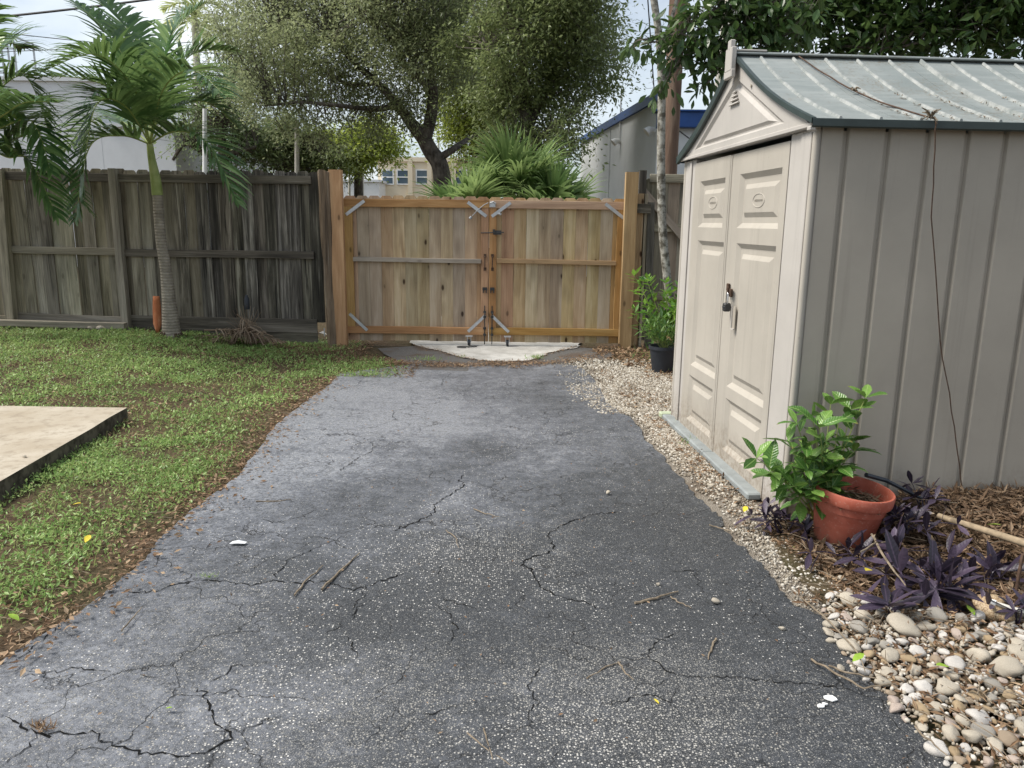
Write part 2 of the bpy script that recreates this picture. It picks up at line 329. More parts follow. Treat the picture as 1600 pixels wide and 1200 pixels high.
EL = [(0, 1030), (60, 990), (110, 962), (170, 915), (228, 872), (243, 845), (290, 806), (330, 774), (372, 745), (400, 708), (432, 664), (462, 640), (490, 618), (516, 600), (530, 583), (575, 577), (610, 572), (655, 566), (700, 571), (780, 571), (850, 568), (905, 571)]
ER = [(925, 590), (938, 612), (955, 636), (985, 652), (1002, 672), (1012, 690), (1040, 716), (1062, 742), (1085, 768), (1108, 790), (1127, 806), (1134, 828), (1150, 846), (1172, 866), (1196, 888), (1216, 916), (1240, 945), (1283, 962), (1308, 998), (1330, 1032), (1352, 1058), (1385, 1082), (1424, 1124), (1460, 1160), (1500, 1200)]
def jag(pts, amp, seed, sub=5):
    r = random.Random(seed); out = []
    for i in range(len(pts)-1):
        a, b = Vector(pts[i][:2]), Vector(pts[i+1][:2])
        for k in range(sub):
            p = a.lerp(b, k/sub); j = amp if k else amp*.3
            out.append((p.x+r.uniform(-j, j), p.y+r.uniform(-j, j)))
    out.append(tuple(pts[-1][:2])); return out
left = [tuple(G(u, v))[:2] for u, v in EL]; right = [tuple(G(u, v))[:2] for u, v in ER]
lw = jag([(-2.1, -3), (-1.95, 0), (-1.9, 1.4)]+left, .012, 3)
rw = jag(right+[(1.1, 1.2), (1.25, 0), (1.35, -3)], .018, 5)
DRIVE = lw+rw
left_edge_x = lambda y: np.interp(y, [p[1] for p in lw if p[1] < 7.6], [p[0] for p in lw if p[1] < 7.6])
right_edge_x = lambda y: np.interp(y, [p[1] for p in rw][::-1], [p[0] for p in rw][::-1])
# asphalt: wear with sky sheen painted into its gradient, and exposed aggregate, vary over the surface
t = MT('worn_asphalt'); c = t.co(); wear_sheen = t.n('Attribute', attribute_name='wear_sheen').outputs['Fac']; spk = t.n('Attribute', attribute_name='speck').outputs['Fac']
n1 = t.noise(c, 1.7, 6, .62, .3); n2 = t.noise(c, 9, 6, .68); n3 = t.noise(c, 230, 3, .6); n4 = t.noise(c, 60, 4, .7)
wv = t.math('ADD', wear_sheen, t.math('MULTIPLY', t.math('SUBTRACT', n1, .5), 1.0)); n5 = t.noise(c, 26, 5, .7); wv = t.math('ADD', wv, t.math('MULTIPLY', t.math('SUBTRACT', n5, .5), .8)); wv = t.math('ADD', wv, t.math('MULTIPLY', t.math('SUBTRACT', n2, .5), 1.0), True)
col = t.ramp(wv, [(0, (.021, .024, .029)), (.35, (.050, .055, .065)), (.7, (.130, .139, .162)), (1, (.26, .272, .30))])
col = t.mix(t.rng(n3, .42, .62, 0, .45), col, (.13, .135, .14)); col = t.mix(t.rng(n4, .55, .36, 0, .6), col, (.012, .013, .014))
d1 = t.vor(c, 105); r1 = t.n('SeparateColor', {0: t.vor(c, 105, out='Color')}).outputs[0]
sp = t.math('ADD', spk, t.math('MULTIPLY', t.math('SUBTRACT', n2, .5), 1.0))
keep = t.math('LESS_THAN', r1, t.math('ADD', t.math('MULTIPLY', sp, .8), .03)); s1 = t.math('MULTIPLY', t.rng(d1, .26, .38, 1, 0), keep)
d2 = t.vor(c, 260); r2 = t.n('SeparateColor', {0: t.vor(c, 260, out='Color')}).outputs[1]
s2 = t.math('MULTIPLY', t.rng(d2, .28, .42, 1, 0), t.math('LESS_THAN', r2, t.math('ADD', t.math('MULTIPLY', sp, .6), .10)))
br = t.ramp(t.n('SeparateColor', {0: t.vor(c, 105, out='Color')}).outputs[2], [(0, (.17, .165, .15)), (.6, (.36, .345, .31)), (1, (.68, .66, .62))])
col = t.mix(s1, col, br); col = t.mix(t.math('MULTIPLY', s2, .7), col, (.34, .33, .31))
wq = t.n('VectorMath', {0: c, 1: t.n('Vector' 'Math', {0: t.n('TexNoise', {'Vector': c, 'Scale': 5., 'Detail': 5.}).outputs['Color'], 1: (.35, .35, .35)}, operation='MULTIPLY').outputs[0]}, operation='ADD').outputs[0]
cd = t.vor(wq, 1.55, 'DISTANCE_TO_EDGE'); cm = t.rng(t.noise(c, 1.1, 3), .46, .54, 0, 1)
ck = t.math('MULTIPLY', t.rng(cd, .001, .0055, 1, 0), cm)
cd2 = t.vor(wq, 3.6, 'DISTANCE_TO_EDGE'); cm2 = t.rng(t.noise(c, 1.9, 3), .52, .6, 0, 1); ck2 = t.math('MULTIPLY', t.rng(cd2, .003, .014, 1, 0), cm2)
ca = t.math('MAXIMUM', ck, t.math('MULTIPLY', ck2, .8)); col = t.mix(t.math('MULTIPLY', ca, .9), col, (.010, .010, .011))
h = t.math('ADD', t.math('MULTIPLY', n3, .4), t.math('ADD', t.math('MULTIPLY', s1, .25), t.math('ADD', t.math('MULTIPLY', n4, .5), t.math('MULTIPLY', ca, -1.2))))
t.bump(h, .75, .006)
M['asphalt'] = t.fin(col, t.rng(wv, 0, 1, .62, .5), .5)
def smooth_fz(x, y): return .004*math.sin(x*2.1+y*.8)+.005*math.sin(y*1.3-x)
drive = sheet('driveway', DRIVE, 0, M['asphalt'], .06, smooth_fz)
me = drive.data; co = np.zeros(len(me.vertices)*3); me.vertices.foreach_get('co', co); co = co.reshape(-1, 3); x, y = co[:, 0], co[:, 1]
def blob(u, v, r, stretch=1.0):
    p = G(u, v); return np.exp(-(((x-p.x)/(r*stretch))**2+((y-p.y)/r)**2))
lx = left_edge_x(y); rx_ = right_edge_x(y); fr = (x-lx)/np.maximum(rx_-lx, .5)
wr = .27+.42*sm((y-2.2)/4)*(1-.55*sm((fr-.45)/.5)*(1-sm((y-4.6)/2)))+.26*(1-sm(fr/.6))  # worn surface plus painted sky sheen, lighter to the left and far end
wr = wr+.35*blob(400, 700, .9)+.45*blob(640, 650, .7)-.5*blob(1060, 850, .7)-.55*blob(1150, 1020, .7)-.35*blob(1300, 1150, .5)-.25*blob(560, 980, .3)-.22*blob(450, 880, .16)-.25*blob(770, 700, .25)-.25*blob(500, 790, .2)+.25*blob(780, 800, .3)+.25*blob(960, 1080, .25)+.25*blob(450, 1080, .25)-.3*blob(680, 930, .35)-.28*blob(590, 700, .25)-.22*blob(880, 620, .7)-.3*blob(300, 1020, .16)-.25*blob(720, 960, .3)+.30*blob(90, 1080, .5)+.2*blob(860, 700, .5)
sk = .10+.75*blob(490, 1120, .34)+.85*blob(940, 1110, .38)+.7*blob(1010, 1060, .22)+.45*blob(120, 1110, .45)+.35*blob(760, 870, .5)+.4*blob(300, 960, .4)+.35*blob(620, 1090, .25)+.3*blob(690, 850, .4)+.3*blob(1250, 1120, .4)+.2*sm((y-3)/4)+.2*blob(1080, 1180, .3)
CRH = [(840, 880), (858, 924), (911, 940), (1045, 1051), (1010, 1026), (700, 940), (727, 759), (655, 1022), (697, 777), (555, 1031), (872, 824), (865, 860), (993, 1088), (426, 907), (680, 790), (1071, 1060), (832, 1063)]
for (u, v) in CRH: sk = sk+.45*blob(u, v, .07); wr = wr+.30*blob(u, v, .06)
for nm, arr in (('wear_sheen', wr), ('speck', sk)):
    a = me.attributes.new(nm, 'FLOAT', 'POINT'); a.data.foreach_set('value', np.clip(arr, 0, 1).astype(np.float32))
# driveway edge lip
# cracks: open seams in the asphalt, each one traced
t = MT('crack_shadow'); M['crack'] = t.fin((.014, .014, .014), 1, 0)
CR = [[(0, 1116), (17, 1118), (41, 1137), (73, 1146), (108, 1142), (143, 1143), (157, 1156), (198, 1165), (222, 1175), (248, 1172), (292, 1180), (324, 1174), (365, 1153), (350, 1142), (335, 1121), (315, 1083), (303, 1066)],
 [(321, 1069), (353, 1051), (365, 1041), (400, 1038)], [(38, 1051), (70, 1048), (112, 1040), (140, 1044), (175, 1044)], [(216, 1053), (245, 1057), (263, 1050)],
 [(184, 921), (216, 924), (251, 920), (274, 910), (315, 905), (350, 907), (388, 913), (426, 907), (470, 911), (508, 908), (531, 917), (552, 921), (563, 919), (587, 911), (633, 894)],
 [(565, 920), (568, 929), (559, 940), (549, 954)], [(568, 940), (555, 958), (550, 970)], [(536, 967), (531, 978), (511, 991)], [(534, 990), (549, 1002), (547, 1010), (556, 1019), (555, 1031)],
 [(426, 907), (432, 894), (450, 882), (448, 875), (467, 869), (505, 851), (540, 838)], [(725, 740), (717, 752), (727, 759), (697, 777), (677, 790), (682, 800), (650, 816), (610, 830)],
 [(565, 685), (585, 697), (580, 707), (560, 717), (542, 730), (527, 740)], [(637, 640), (615, 642), (614, 652), (622, 660)], [(705, 582), (692, 592), (690, 602)],
 [(400, 785), (437, 782), (460, 785)], [(410, 811), (430, 817), (470, 808), (500, 795)], [(975, 799), (935, 800), (902, 810), (887, 814), (872, 824), (855, 832), (865, 850), (866, 860), (830, 870), (815, 882), (829, 888), (841, 913), (858, 924), (885, 937), (911, 940), (943, 955)],
 [(1064, 984), (1048, 993), (1022, 1005), (1019, 1016), (1010, 1026), (987, 1031)], [(1010, 1026), (1030, 1038), (1045, 1051), (1071, 1060), (1135, 1059), (1191, 1064), (1260, 1070), (1330, 1078)],
 [(858, 1037), (844, 1048), (832, 1063), (826, 1080), (838, 1098), (826, 1118), (832, 1148)], [(928, 1104), (972, 1101), (993, 1088), (1016, 1089), (1045, 1101), (1060, 1075)], [(1045, 1101), (1063, 1118)],
 [(680, 935), (709, 939), (744, 952)], [(692, 881), (682, 900)], [(714, 1107), (687, 1114), (667, 1118), (664, 1134)], [(668, 1008), (654, 1022)], [(394, 964), (368, 987)],
 [(0, 1034), (20, 1032), (53, 1005), (79, 987), (117, 952)], [(446, 737), (500, 728)], [(60, 1143), (50, 1160), (20, 1180), (0, 1196)], [(365, 1153), (400, 1130), (440, 1118)], [(700, 1010), (715, 985), (700, 960), (680, 945)], [(880, 1180), (868, 1190), (858, 1200)], [(1100, 925), (1085, 890), (1050, 893)], [(1150, 905), (1180, 910)]]
for i, pl in enumerate(CR):
    r = random.Random(i); P = [G(u, v, .0) for u, v in pl]; Q = []
    for a, b in zip(P[:-1], P[1:]):
        n = max(2, int((b-a).length/.014))
        for k in range(n):
            p = a.lerp(b, k/n); Q.append(Vector((p.x+r.gauss(0, .0065), p.y+r.gauss(0, .0065), 0)))
    Q.append(P[-1]); vs = []; fs = []; wbase = .0014 if i not in (0, 4, 5, 6, 10, 16) else .0023
    for k, p in enumerate(Q):
        tt = (Q[min(k+1, len(Q)-1)]-Q[max(k-1, 0)]).normalized(); nrm = Vector((-tt.y, tt.x, 0)); e = min(1, k/4, (len(Q)-1-k)/4)
        w = wbase*r.choice((.25, .5, .8, 1.1, 1.6))*e+.0004; zz = smooth_fz(p.x, p.y)+.0026
        vs += [(p.x+nrm.x*w, p.y+nrm.y*w, zz), (p.x-nrm.x*w, p.y-nrm.y*w, zz)]
        if k: fs.append((2*k-2, 2*k-1, 2*k+1, 2*k))
    mb = MB(); mb.add(vs, fs); mb.build('crack', M['crack'], drive)
# pale old aggregate beside the shed, older asphalt beyond the seam, concrete apron at the gate
t = MT('pale_aggregate'); c = t.co(); n1 = t.noise(c, 3, 5, .6); n2 = t.noise(c, 190, 3, .7); v1 = t.vor(c, 150)
col = t.mix(t.rng(n2, .35, .65), (.11, .09, .07), (.38, .335, .275)); col = t.mix(t.rng(v1, .25, .6, .6, 0), col, (.50, .46, .40)); col = t.mix(t.rng(n1, .45, .65, 0, .6), col, (.12, .08, .05)); t.bump(t.math('ADD', n2, v1), .9, .01)
M['aggregate'] = t.fin(col, .9, .2)
ST = [(850, 560), (960, 560), (1065, 560), (1150, 640), (1300, 800), (1330, 860), (1300, 965), (1240, 950), (1180, 880), (1100, 800), (980, 680), (880, 600)]
sheet('gravel_strip', [tuple(G(u, v))[:2] for u, v in ST], -.016, M['aggregate'], 1.0)
t = MT('old_grey_asphalt'); c = t.co(); n1 = t.noise(c, 3, 6, .6); n2 = t.noise(c, 150, 3, .7)
col = t.mix(t.rng(n2, .3, .7), (.055, .052, .05), (.17, .163, .155)); col = t.mix(t.rng(n1, .5, .62, 0, .7), col, (.09, .06, .04)); t.bump(n2, .6, .01); M['oldasphalt'] = t.fin(col, .85, .3)
OA = [(590, 543), (640, 540), (760, 538), (880, 540), (945, 545), (962, 552), (945, 562), (925, 570), (905, 578), (760, 580), (640, 575), (620, 562), (600, 552)]
sheet('old_asphalt', [tuple(G(u, v))[:2] for u, v in OA], -.008, M['oldasphalt'], 1.0)
t = MT('chipped_concrete'); c = t.co(); n1 = t.noise(c, 4, 6, .6); n2 = t.noise(c, 90, 4, .6)
col = t.mix(t.rng(n1, .35, .65), (.36, .35, .325), (.57, .56, .53)); col = t.mix(t.rng(n2, .52, .64, 0, .6), col, (.25, .235, .21)); t.bump(n2, .3, .004); M['concrete'] = t.fin(col, .85, .2)
AP = [(907, 536), (903, 543), (885, 546), (862, 550), (845, 557), (828, 563), (790, 565), (748, 563), (712, 556), (688, 548), (662, 543), (648, 539), (640, 535)]
ap = sheet('concrete_apron', jag([tuple(G(u, v))[:2] for u, v in AP], .022, 9, 5)+[(-1.45, 12.4), (1.15, 12.4)], .002, M['concrete'], 1.5)
parts = []; m = 900; uu = rng.uniform(645, 905, m); vv = np.interp(uu, [645, 688, 748, 790, 828, 862, 905], [540, 549, 564, 566, 564, 551, 541])+rng.normal(size=m)*1.3; PP = np.array([tuple(G(a, b)) for a, b in zip(uu, vv)]); s_ = rng.uniform(.01, .03, m)
parts.append(inst(LEAF4, LEAF4F, PP+[0, 0, .006], rdir(m, 0, .2), np.tile([0, 0, 1.], (m, 1))+rng.normal(size=(m, 3))*.3, s_*.4, s_))
APRON_PARTS = parts
# patio slab at the left
t = MT('sandy_concrete'); c = t.co(); n1 = t.noise(c, 1.6, 6, .6); n2 = t.noise(c, 120, 4, .65); n3 = t.noise(c, 11, 5, .7)
col = t.mix(t.rng(n1, .35, .65), (.36, .305, .23), (.49, .44, .36)); col = t.mix(t.rng(n3, .50, .66, 0, .7), col, (.27, .225, .17)); col = t.mix(t.rng(n2, .52, .68, 0, .35), col, (.30, .25, .20)); t.bump(n2, .35, .004); M['slab'] = t.fin(col, .9, .15)
SZ = .085
a, b_ = G(198, 637, SZ), G(0, 752, SZ); dr = (b_-a).normalized(); e = a+dr*4.2
sl = [(a.x, a.y), (e.x, e.y), (e.x-4.5, e.y), (a.x-6.5, a.y+.10)]
mb = MB(); mb.prism(jag(sl+[sl[0]], .006, 2, 14)[:-1], -.08, SZ); slab = mb.build('patio_slab', M['slab'], bevel=0); tag(slab, kind='structure')
SLAB = sl
t = MT('slab_side_shaded'); c = t.co(); col = t.mix(t.rng(t.noise(c, 14, 5), .4, .6), (.05, .045, .035), (.13, .115, .09));  # same concrete far darker: shade of the slab edge painted into the colour
M['slabside_shaded'] = t.fin(col, .95, .1)
slab.data.materials.append(M['slabside_shaded'])
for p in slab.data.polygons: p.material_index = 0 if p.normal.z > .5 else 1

# ---- ground cover on the lawn
def emit(name, parts, mat, kind='stuff', smooth=False, parent=None):
    V = []; F_ = []; b = 0
    for v, f in parts: V.append(v); F_.append(f+b); b += len(v)
    o = link(name, npmesh(name, np.concatenate(V), np.concatenate(F_), smooth), mat, parent)
    if kind: o['kind'] = kind
    return o
def scatter(n, x0, x1, y0, y1, near=True):
    # denser close to the camera
    yy = y0+(y1-y0)*rng.random(n)**(1.5 if near else 1); xx = x0+(x1-x0)*rng.random(n); return xx, yy
def lawn_mask(x, y):
    e = left_edge_x(np.minimum(y, 7.4)); e = np.where(y > 7.4, -1.0-.75*sm((y-7.9)/1.1), e)
    return e-x                                        # metres inside the lawn
def on_slab(x, y): return inpoly(np.stack([x, y], 1), SLAB)
parts = []
for n, y0, y1, ls, lw_ in ((200000, 1.6, 5.2, .025, .34), (150000, 5.2, 9.75, .032, .32)):
    x, y = rng.uniform(-8.2 if y0 > 5 else -5.5, 0, n), y0+(y1-y0)*rng.random(n)
    dd = lawn_mask(x, y); cl = vnoise(x, y, 3.1, 1)*.45+vnoise(x, y, 9, 2)*.3+vnoise(x, y, 1.1, 21)*.25
    pr = sm((dd+.02)/.42)*np.clip((cl-.30)*3.2, .10, 1)
    pr *= 1-.75*np.exp(-((x+1.9)**2/.5+(y-8.9)**2/.45)); pr *= 1-.6*sm((2.9-y)/1.0)
    k = (rng.random(n) < pr) & ~on_slab(x, y) & (dd > 0); x, y = x[k], y[k]; m = len(x)
    h = rng.random(m)*.035*(.5+vnoise(x, y, 4, 5)); P = np.stack([x, y, terr(x, y)-.022+h], 1)
    D = rdir(m, .55, .7); D[:, 2] = np.abs(D[:, 2])*.9+.08; N_ = np.tile([0, 0, 1.], (m, 1))+rng.normal(size=(m, 3))*.5
    s_ = ls*rng.uniform(.55, 1.35, m); parts.append(inst(LEAF4, LEAF4F, P, D, N_, s_*lw_*rng.uniform(.7, 1.5, m), s_))
lawn = emit('ground_cover', parts, M['lawn'])
parts = []                                             # thin grass blades coming up through it
n = 60000; y = 1.8+7.9*rng.random(n); x = rng.uniform(-7.5, 0, n); dd = lawn_mask(x, y); k = (rng.random(n) < sm((dd-.02)/.3)*np.clip((vnoise(x, y, 1.7, 12)-.3)*2.2, .05, 1)) & ~on_slab(x, y) & (dd > 0); x, y = x[k], y[k]; m = len(x)
s_ = rng.uniform(.02, .065, m); parts.append(inst(LEAF4, LEAF4F, np.stack([x, y, terr(x, y)-.02], 1), rdir(m, 1.1, .6), rng.normal(size=(m, 3)), s_*.09, s_)); emit('grass', parts, M['grass'])
# ---- leaf litter: along the drive edge, under the lawn, in the bed
parts = []
emit('apron_debris', APRON_PARTS, M['litter'])
def litter(x, y, z, ls, asp=.33, up=.25):
    m = len(x); P = np.stack([x, y, z], 1); D = rdir(m, .05, up); N_ = np.tile([0, 0, 1.], (m, 1))+rng.normal(size=(m, 3))*.45
    s_ = ls*rng.uniform(.5, 1.5, m); return inst(LEAF4, LEAF4F, P, D, N_, s_*asp*rng.uniform(.6, 1.6, m), s_, s_*.5)
n = 130000; x = rng.uniform(-6.5, -.5, n); y = 1.5+8.2*rng.random(n); dd = lawn_mask(x, y)
pr = np.exp(-np.maximum(dd, 0)/.20)*1.0+.34*vnoise(x, y, 2.3, 8)**1.5+.9*np.exp(-((x+1.9)**2/.6+(y-8.9)**2/.5))+.5*sm((2.6-y)/.8)
k = (rng.random(n) < pr) & (dd > -.035+.03*vnoise(x, y, 7, 4)) & ~on_slab(x, y); x, y = x[k], y[k]
parts.append(litter(x, y, terr(x, y)-.012+rng.random(len(x))*.018, .029))
lit = emit('leaf_litter', parts, M['litter'])
# ================================================================== garden bed by the shed
SH = Matrix.Translation((SHED.x, SHED.y, 0)) @ Matrix.Rotation(SHED_RZ, 4, 'Z')
def sh(x, y, z=0): return SH @ Vector((x, y, z))
SHi = SH.inverted()
def bedz(x, y):                                       # mulch heap against the side wall
    lx_ = SHi[0][0]*x+SHi[0][1]*y+SHi[0][3]; ly_ = SHi[1][0]*x+SHi[1][1]*y+SHi[1][3]
    return .135*sm((lx_-.05)/.75)*sm((ly_+.85)/.8)*(1-sm((ly_-.05)/.1))
x0, y0 = sh(-.12, .0)[:2]
bed_poly = [tuple(sh(-.10, .02))[:2], tuple(G(1205, 840))[:2], tuple(G(1225, 880))[:2], tuple(G(1285, 940))[:2], (1.15, 2.2), (4.6, 2.0), tuple(sh(3.3, .02))[:2]]
bed = sheet('garden_bed', bed_poly, -.006, M['soil'], .12, lambda x, y: float(bedz(x, y)))
parts = []
n = 42000; x = rng.uniform(1.1, 3.6, n); y = rng.uniform(2.55, 3.97, n); lx_ = SHi[0][0]*x+SHi[0][1]*y+SHi[0][3]; ly_ = SHi[1][0]*x+SHi[1][1]*y+SHi[1][3]
yb = np.interp(x, [1.25, 1.45, 1.8, 2.2, 3.2], [3.35, 2.95, 2.84, 2.80, 2.78])
k = (ly_ < -.01) & (rng.random(n) < sm((y-yb+.10)/.25)*(.45+.55*sm((lx_-.1)/.5))) & (lx_ > -.08)
x, y = x[k], y[k]; parts.append(litter(x, y, bedz(x, y)+.002+rng.random(len(x))*.03, .045, .22, .4))
emit('mulch', parts, M['mulch'])
# leaf litter mixed with pebbles, by the right fence and on the gravel
parts = []
n = 8500; x = rng.uniform(.75, 3.0, n); y = rng.uniform(1.3, 2.95, n); k = x > right_edge_x(y)+.02; x, y = x[k], y[k]; parts.append(litter(x, y, rng.random(len(x))*.02, .036, .22, .3))
n = 9000; x = rng.uniform(.6, 3.2, n); y = rng.uniform(6.3, 9.45, n); b1 = np.interp(y, [6.3, 7.6, 8.4, 9.0, 9.5], [1.75, 1.5, 1.15, 1.0, 1.0]); k = (x > b1+.25*vnoise(x, y, 5, 3)-.1) & (rng.random(n) < .25+.75*sm((y-7.2)/.8)); x, y = x[k], y[k]
parts.append(litter(x, y, rng.random(len(x))*.02, .05, .35, .3))
x = rng.uniform(1.0, 1.5, 1500); y = rng.uniform(3.6, 6.2, 1500); k = x > right_edge_x(y)+.06; parts.append(litter(x[k], y[k], -.01+rng.random(k.sum())*.01, .022, .3, .2)); x = rng.uniform(.7, 2.2, 7000); y = rng.uniform(4.2, 8.2, 7000); k = (x > right_edge_x(y)+.12) & (vnoise(x, y, 3.5, 17) > .45); parts.append(litter(x[k], y[k], .004+rng.random(k.sum())*.012, .028, .3, .25))
x = rng.uniform(1.0, 1.75, 3800); y = rng.uniform(2.6, 3.75, 3800); k = (x > right_edge_x(y)+.16+.10*vnoise(x, y, 9, 7)); parts.append(litter(x[k], y[k], rng.random(k.sum())*.012, .03, .25, .25))
emit('leaf_litter', parts, M['litter'])
# small gravel
ICO = np.array([(0, 0, 1), (.89, 0, .45), (.28, .85, .45), (-.72, .53, .45), (-.72, -.53, .45), (.28, -.85, .45), (.72, .53, -.45), (-.28, .85, -.45), (-.89, 0, -.45), (-.28, -.85, -.45), (.72, -.53, -.45), (0, 0, -1)], float)
ICOF = np.array([(0, 1, 2), (0, 2, 3), (0, 3, 4), (0, 4, 5), (0, 5, 1), (1, 6, 2), (2, 7, 3), (3, 8, 4), (4, 9, 5), (5, 10, 1), (2, 6, 7), (3, 7, 8), (4, 8, 9), (5, 9, 10), (1, 10, 6), (7, 6, 11), (8, 7, 11), (9, 8, 11), (10, 9, 11), (6, 10, 11)])
t = MT('gravel_stone'); r = t.n('NewGeometry').outputs['Random Per Island']; col = t.ramp(r, [(0, (.16, .13, .10)), (.45, (.32, .28, .22)), (.8, (.48, .44, .375)), (1, (.62, .59, .53))]); M['gravel'] = t.fin(col, .85, .2)
parts = []
def gravel(n, x0, x1, y0, y1, prf, r0, r1, z=0.):
    x = rng.uniform(x0, x1, n); y = rng.uniform(y0, y1, n); k = rng.random(n) < prf(x, y); x, y = x[k], y[k]; m = len(x)
    q = rng.uniform(r0, r1, m); parts.append(inst(ICO, ICOF, np.stack([x, y, z+q*.2], 1), rdir(m), rdir(m), q, q*rng.uniform(.6, 1.2, m), q*rng.uniform(.5, .9, m)))
shx = lambda y: SHED.x-.073/.997*(y-SHED.y)-.07       # x of the shed front at depth y
gravel(26000, .85, 1.5, 3.0, 6.4, lambda x, y: (x > right_edge_x(y)+.01)*(x < shx(y)+.02)*sm((x-right_edge_x(y))/.14)*(.25+.75*sm((y-4)/1.2)), .005, .011, -.012)
gravel(22000, .5, 2.2, 6.0, 8.6, lambda x, y: sm((x-right_edge_x(y)+.25+.5*(vnoise(x, y, 4, 6)-.5))/.4)*(1-.6*sm((y-7.6)/.8)), .008, .016, -.004)
gravel(2600, .2, 1.2, 6.4, 8.3, lambda x, y: vnoise(x, y, 3, 2)**2*sm((x-.3)/.6), .006, .012, .004)
gravel(9000, .9, 1.6, 2.4, 3.7, lambda x, y: (x > right_edge_x(y)+.01)*sm((x-right_edge_x(y))/.06)*(1-sm((x-right_edge_x(y)-.22)/.2))*.8, .003, .006, -.012)
emit('loose_gravel', parts, M['gravel'])
# ---- river pebbles: one smooth stone mesh in several shapes
PCOL = {'white': (.57, .54, .50), 'cream': (.47, .42, .34), 'grey': (.32, .30, .265), 'tan': (.34, .265, .19), 'pinkish': (.42, .345, .295), 'ochre': (.37, .275, .165)}
PM = {}
for nm, cc in PCOL.items():
    t = MT(nm+'_river_pebble'); r = t.n('ObjectInfo').outputs['Random']; c = t.co((30, 30, 30), True); base = t.mix(r, tuple(v*.86 for v in cc), tuple(min(.8, v*1.12) for v in cc))
    n1 = t.noise(c, .6, 5, .6); n2 = t.noise(c, 4, 4, .6); col = t.mix(t.rng(n1, .42, .62, .45, 0), base, tuple(v*.62 for v in cc)); col = t.mix(t.rng(n2, .52, .66, 0, .55), col, (.24, .19, .145)); t.bump(n2, .5, .004); PM[nm] = t.fin(col, .75, .3)
M['pebble'] = PM['cream']
t = MT('brown_river_stone'); c = t.co((18, 18, 18), True); col = t.ramp(t.noise(c, .8, 4, .6), [(.35, (.16, .10, .055)), (.55, (.40, .29, .17)), (.7, (.50, .44, .33))]); M['brownstone'] = t.fin(col, .6, .4)
PEB = []
for i in range(8):
    bm = bmesh.new(); bmesh.ops.create_icosphere(bm, subdivisions=3, radius=1); r = random.Random(i*3+1); off = Vector((r.random()*20, r.random()*20, 0)); from_n = __import__('mathutils').noise
    a, b2, c2 = 1, r.uniform(.62, .9), r.uniform(.45, .7); fl = [(Vector((r.gauss(0, 1), r.gauss(0, 1), r.gauss(0, 1))).normalized(), r.uniform(.55, .86)) for _ in range(7 if i % 2 else 4)]
    for v in bm.verts:
        d = v.co.copy()
        for nn, hh in fl:
            q = d.dot(nn)
            if q > hh: d -= nn*(q-hh)*.75
        d *= 1+.20*from_n.noise(d*1.3+off)
        v.co = Vector((d.x*a, d.y*b2, d.z*c2))
    me = bpy.data.meshes.new('pebble'); bm.to_mesh(me); bm.free(); me.polygons.foreach_set('use_smooth', [True]*len(me.polygons)); me.materials.append(M['pebble']); PEB.append(me)
PEBC = {}
for nm in PM:
    PEBC[nm] = []
    for m0 in PEB: m1 = m0.copy(); m1.materials.clear(); m1.materials.append(PM[nm]); PEBC[nm].append(m1)
me_b = PEB[0].copy(); me_b.materials.clear(); me_b.materials.append(M['brownstone'])
r = random.Random(5)
def pebble(p, rad, label=None, group=None, mesh=None, name='pebble'):
    o = bpy.data.objects.new(name, mesh or r.choice(PEB)); COL.objects.link(o); o.scale = (rad*r.uniform(.9, 1.15), rad*r.uniform(.85, 1.15), rad*r.uniform(.85, 1.1))
    o.location = (p[0], p[1], p[2]+rad*.42); o.rotation_euler = (r.uniform(-.35, .35), r.uniform(-.35, .35), r.uniform(0, 6.28)); return tag(o, label, 'stone', group)
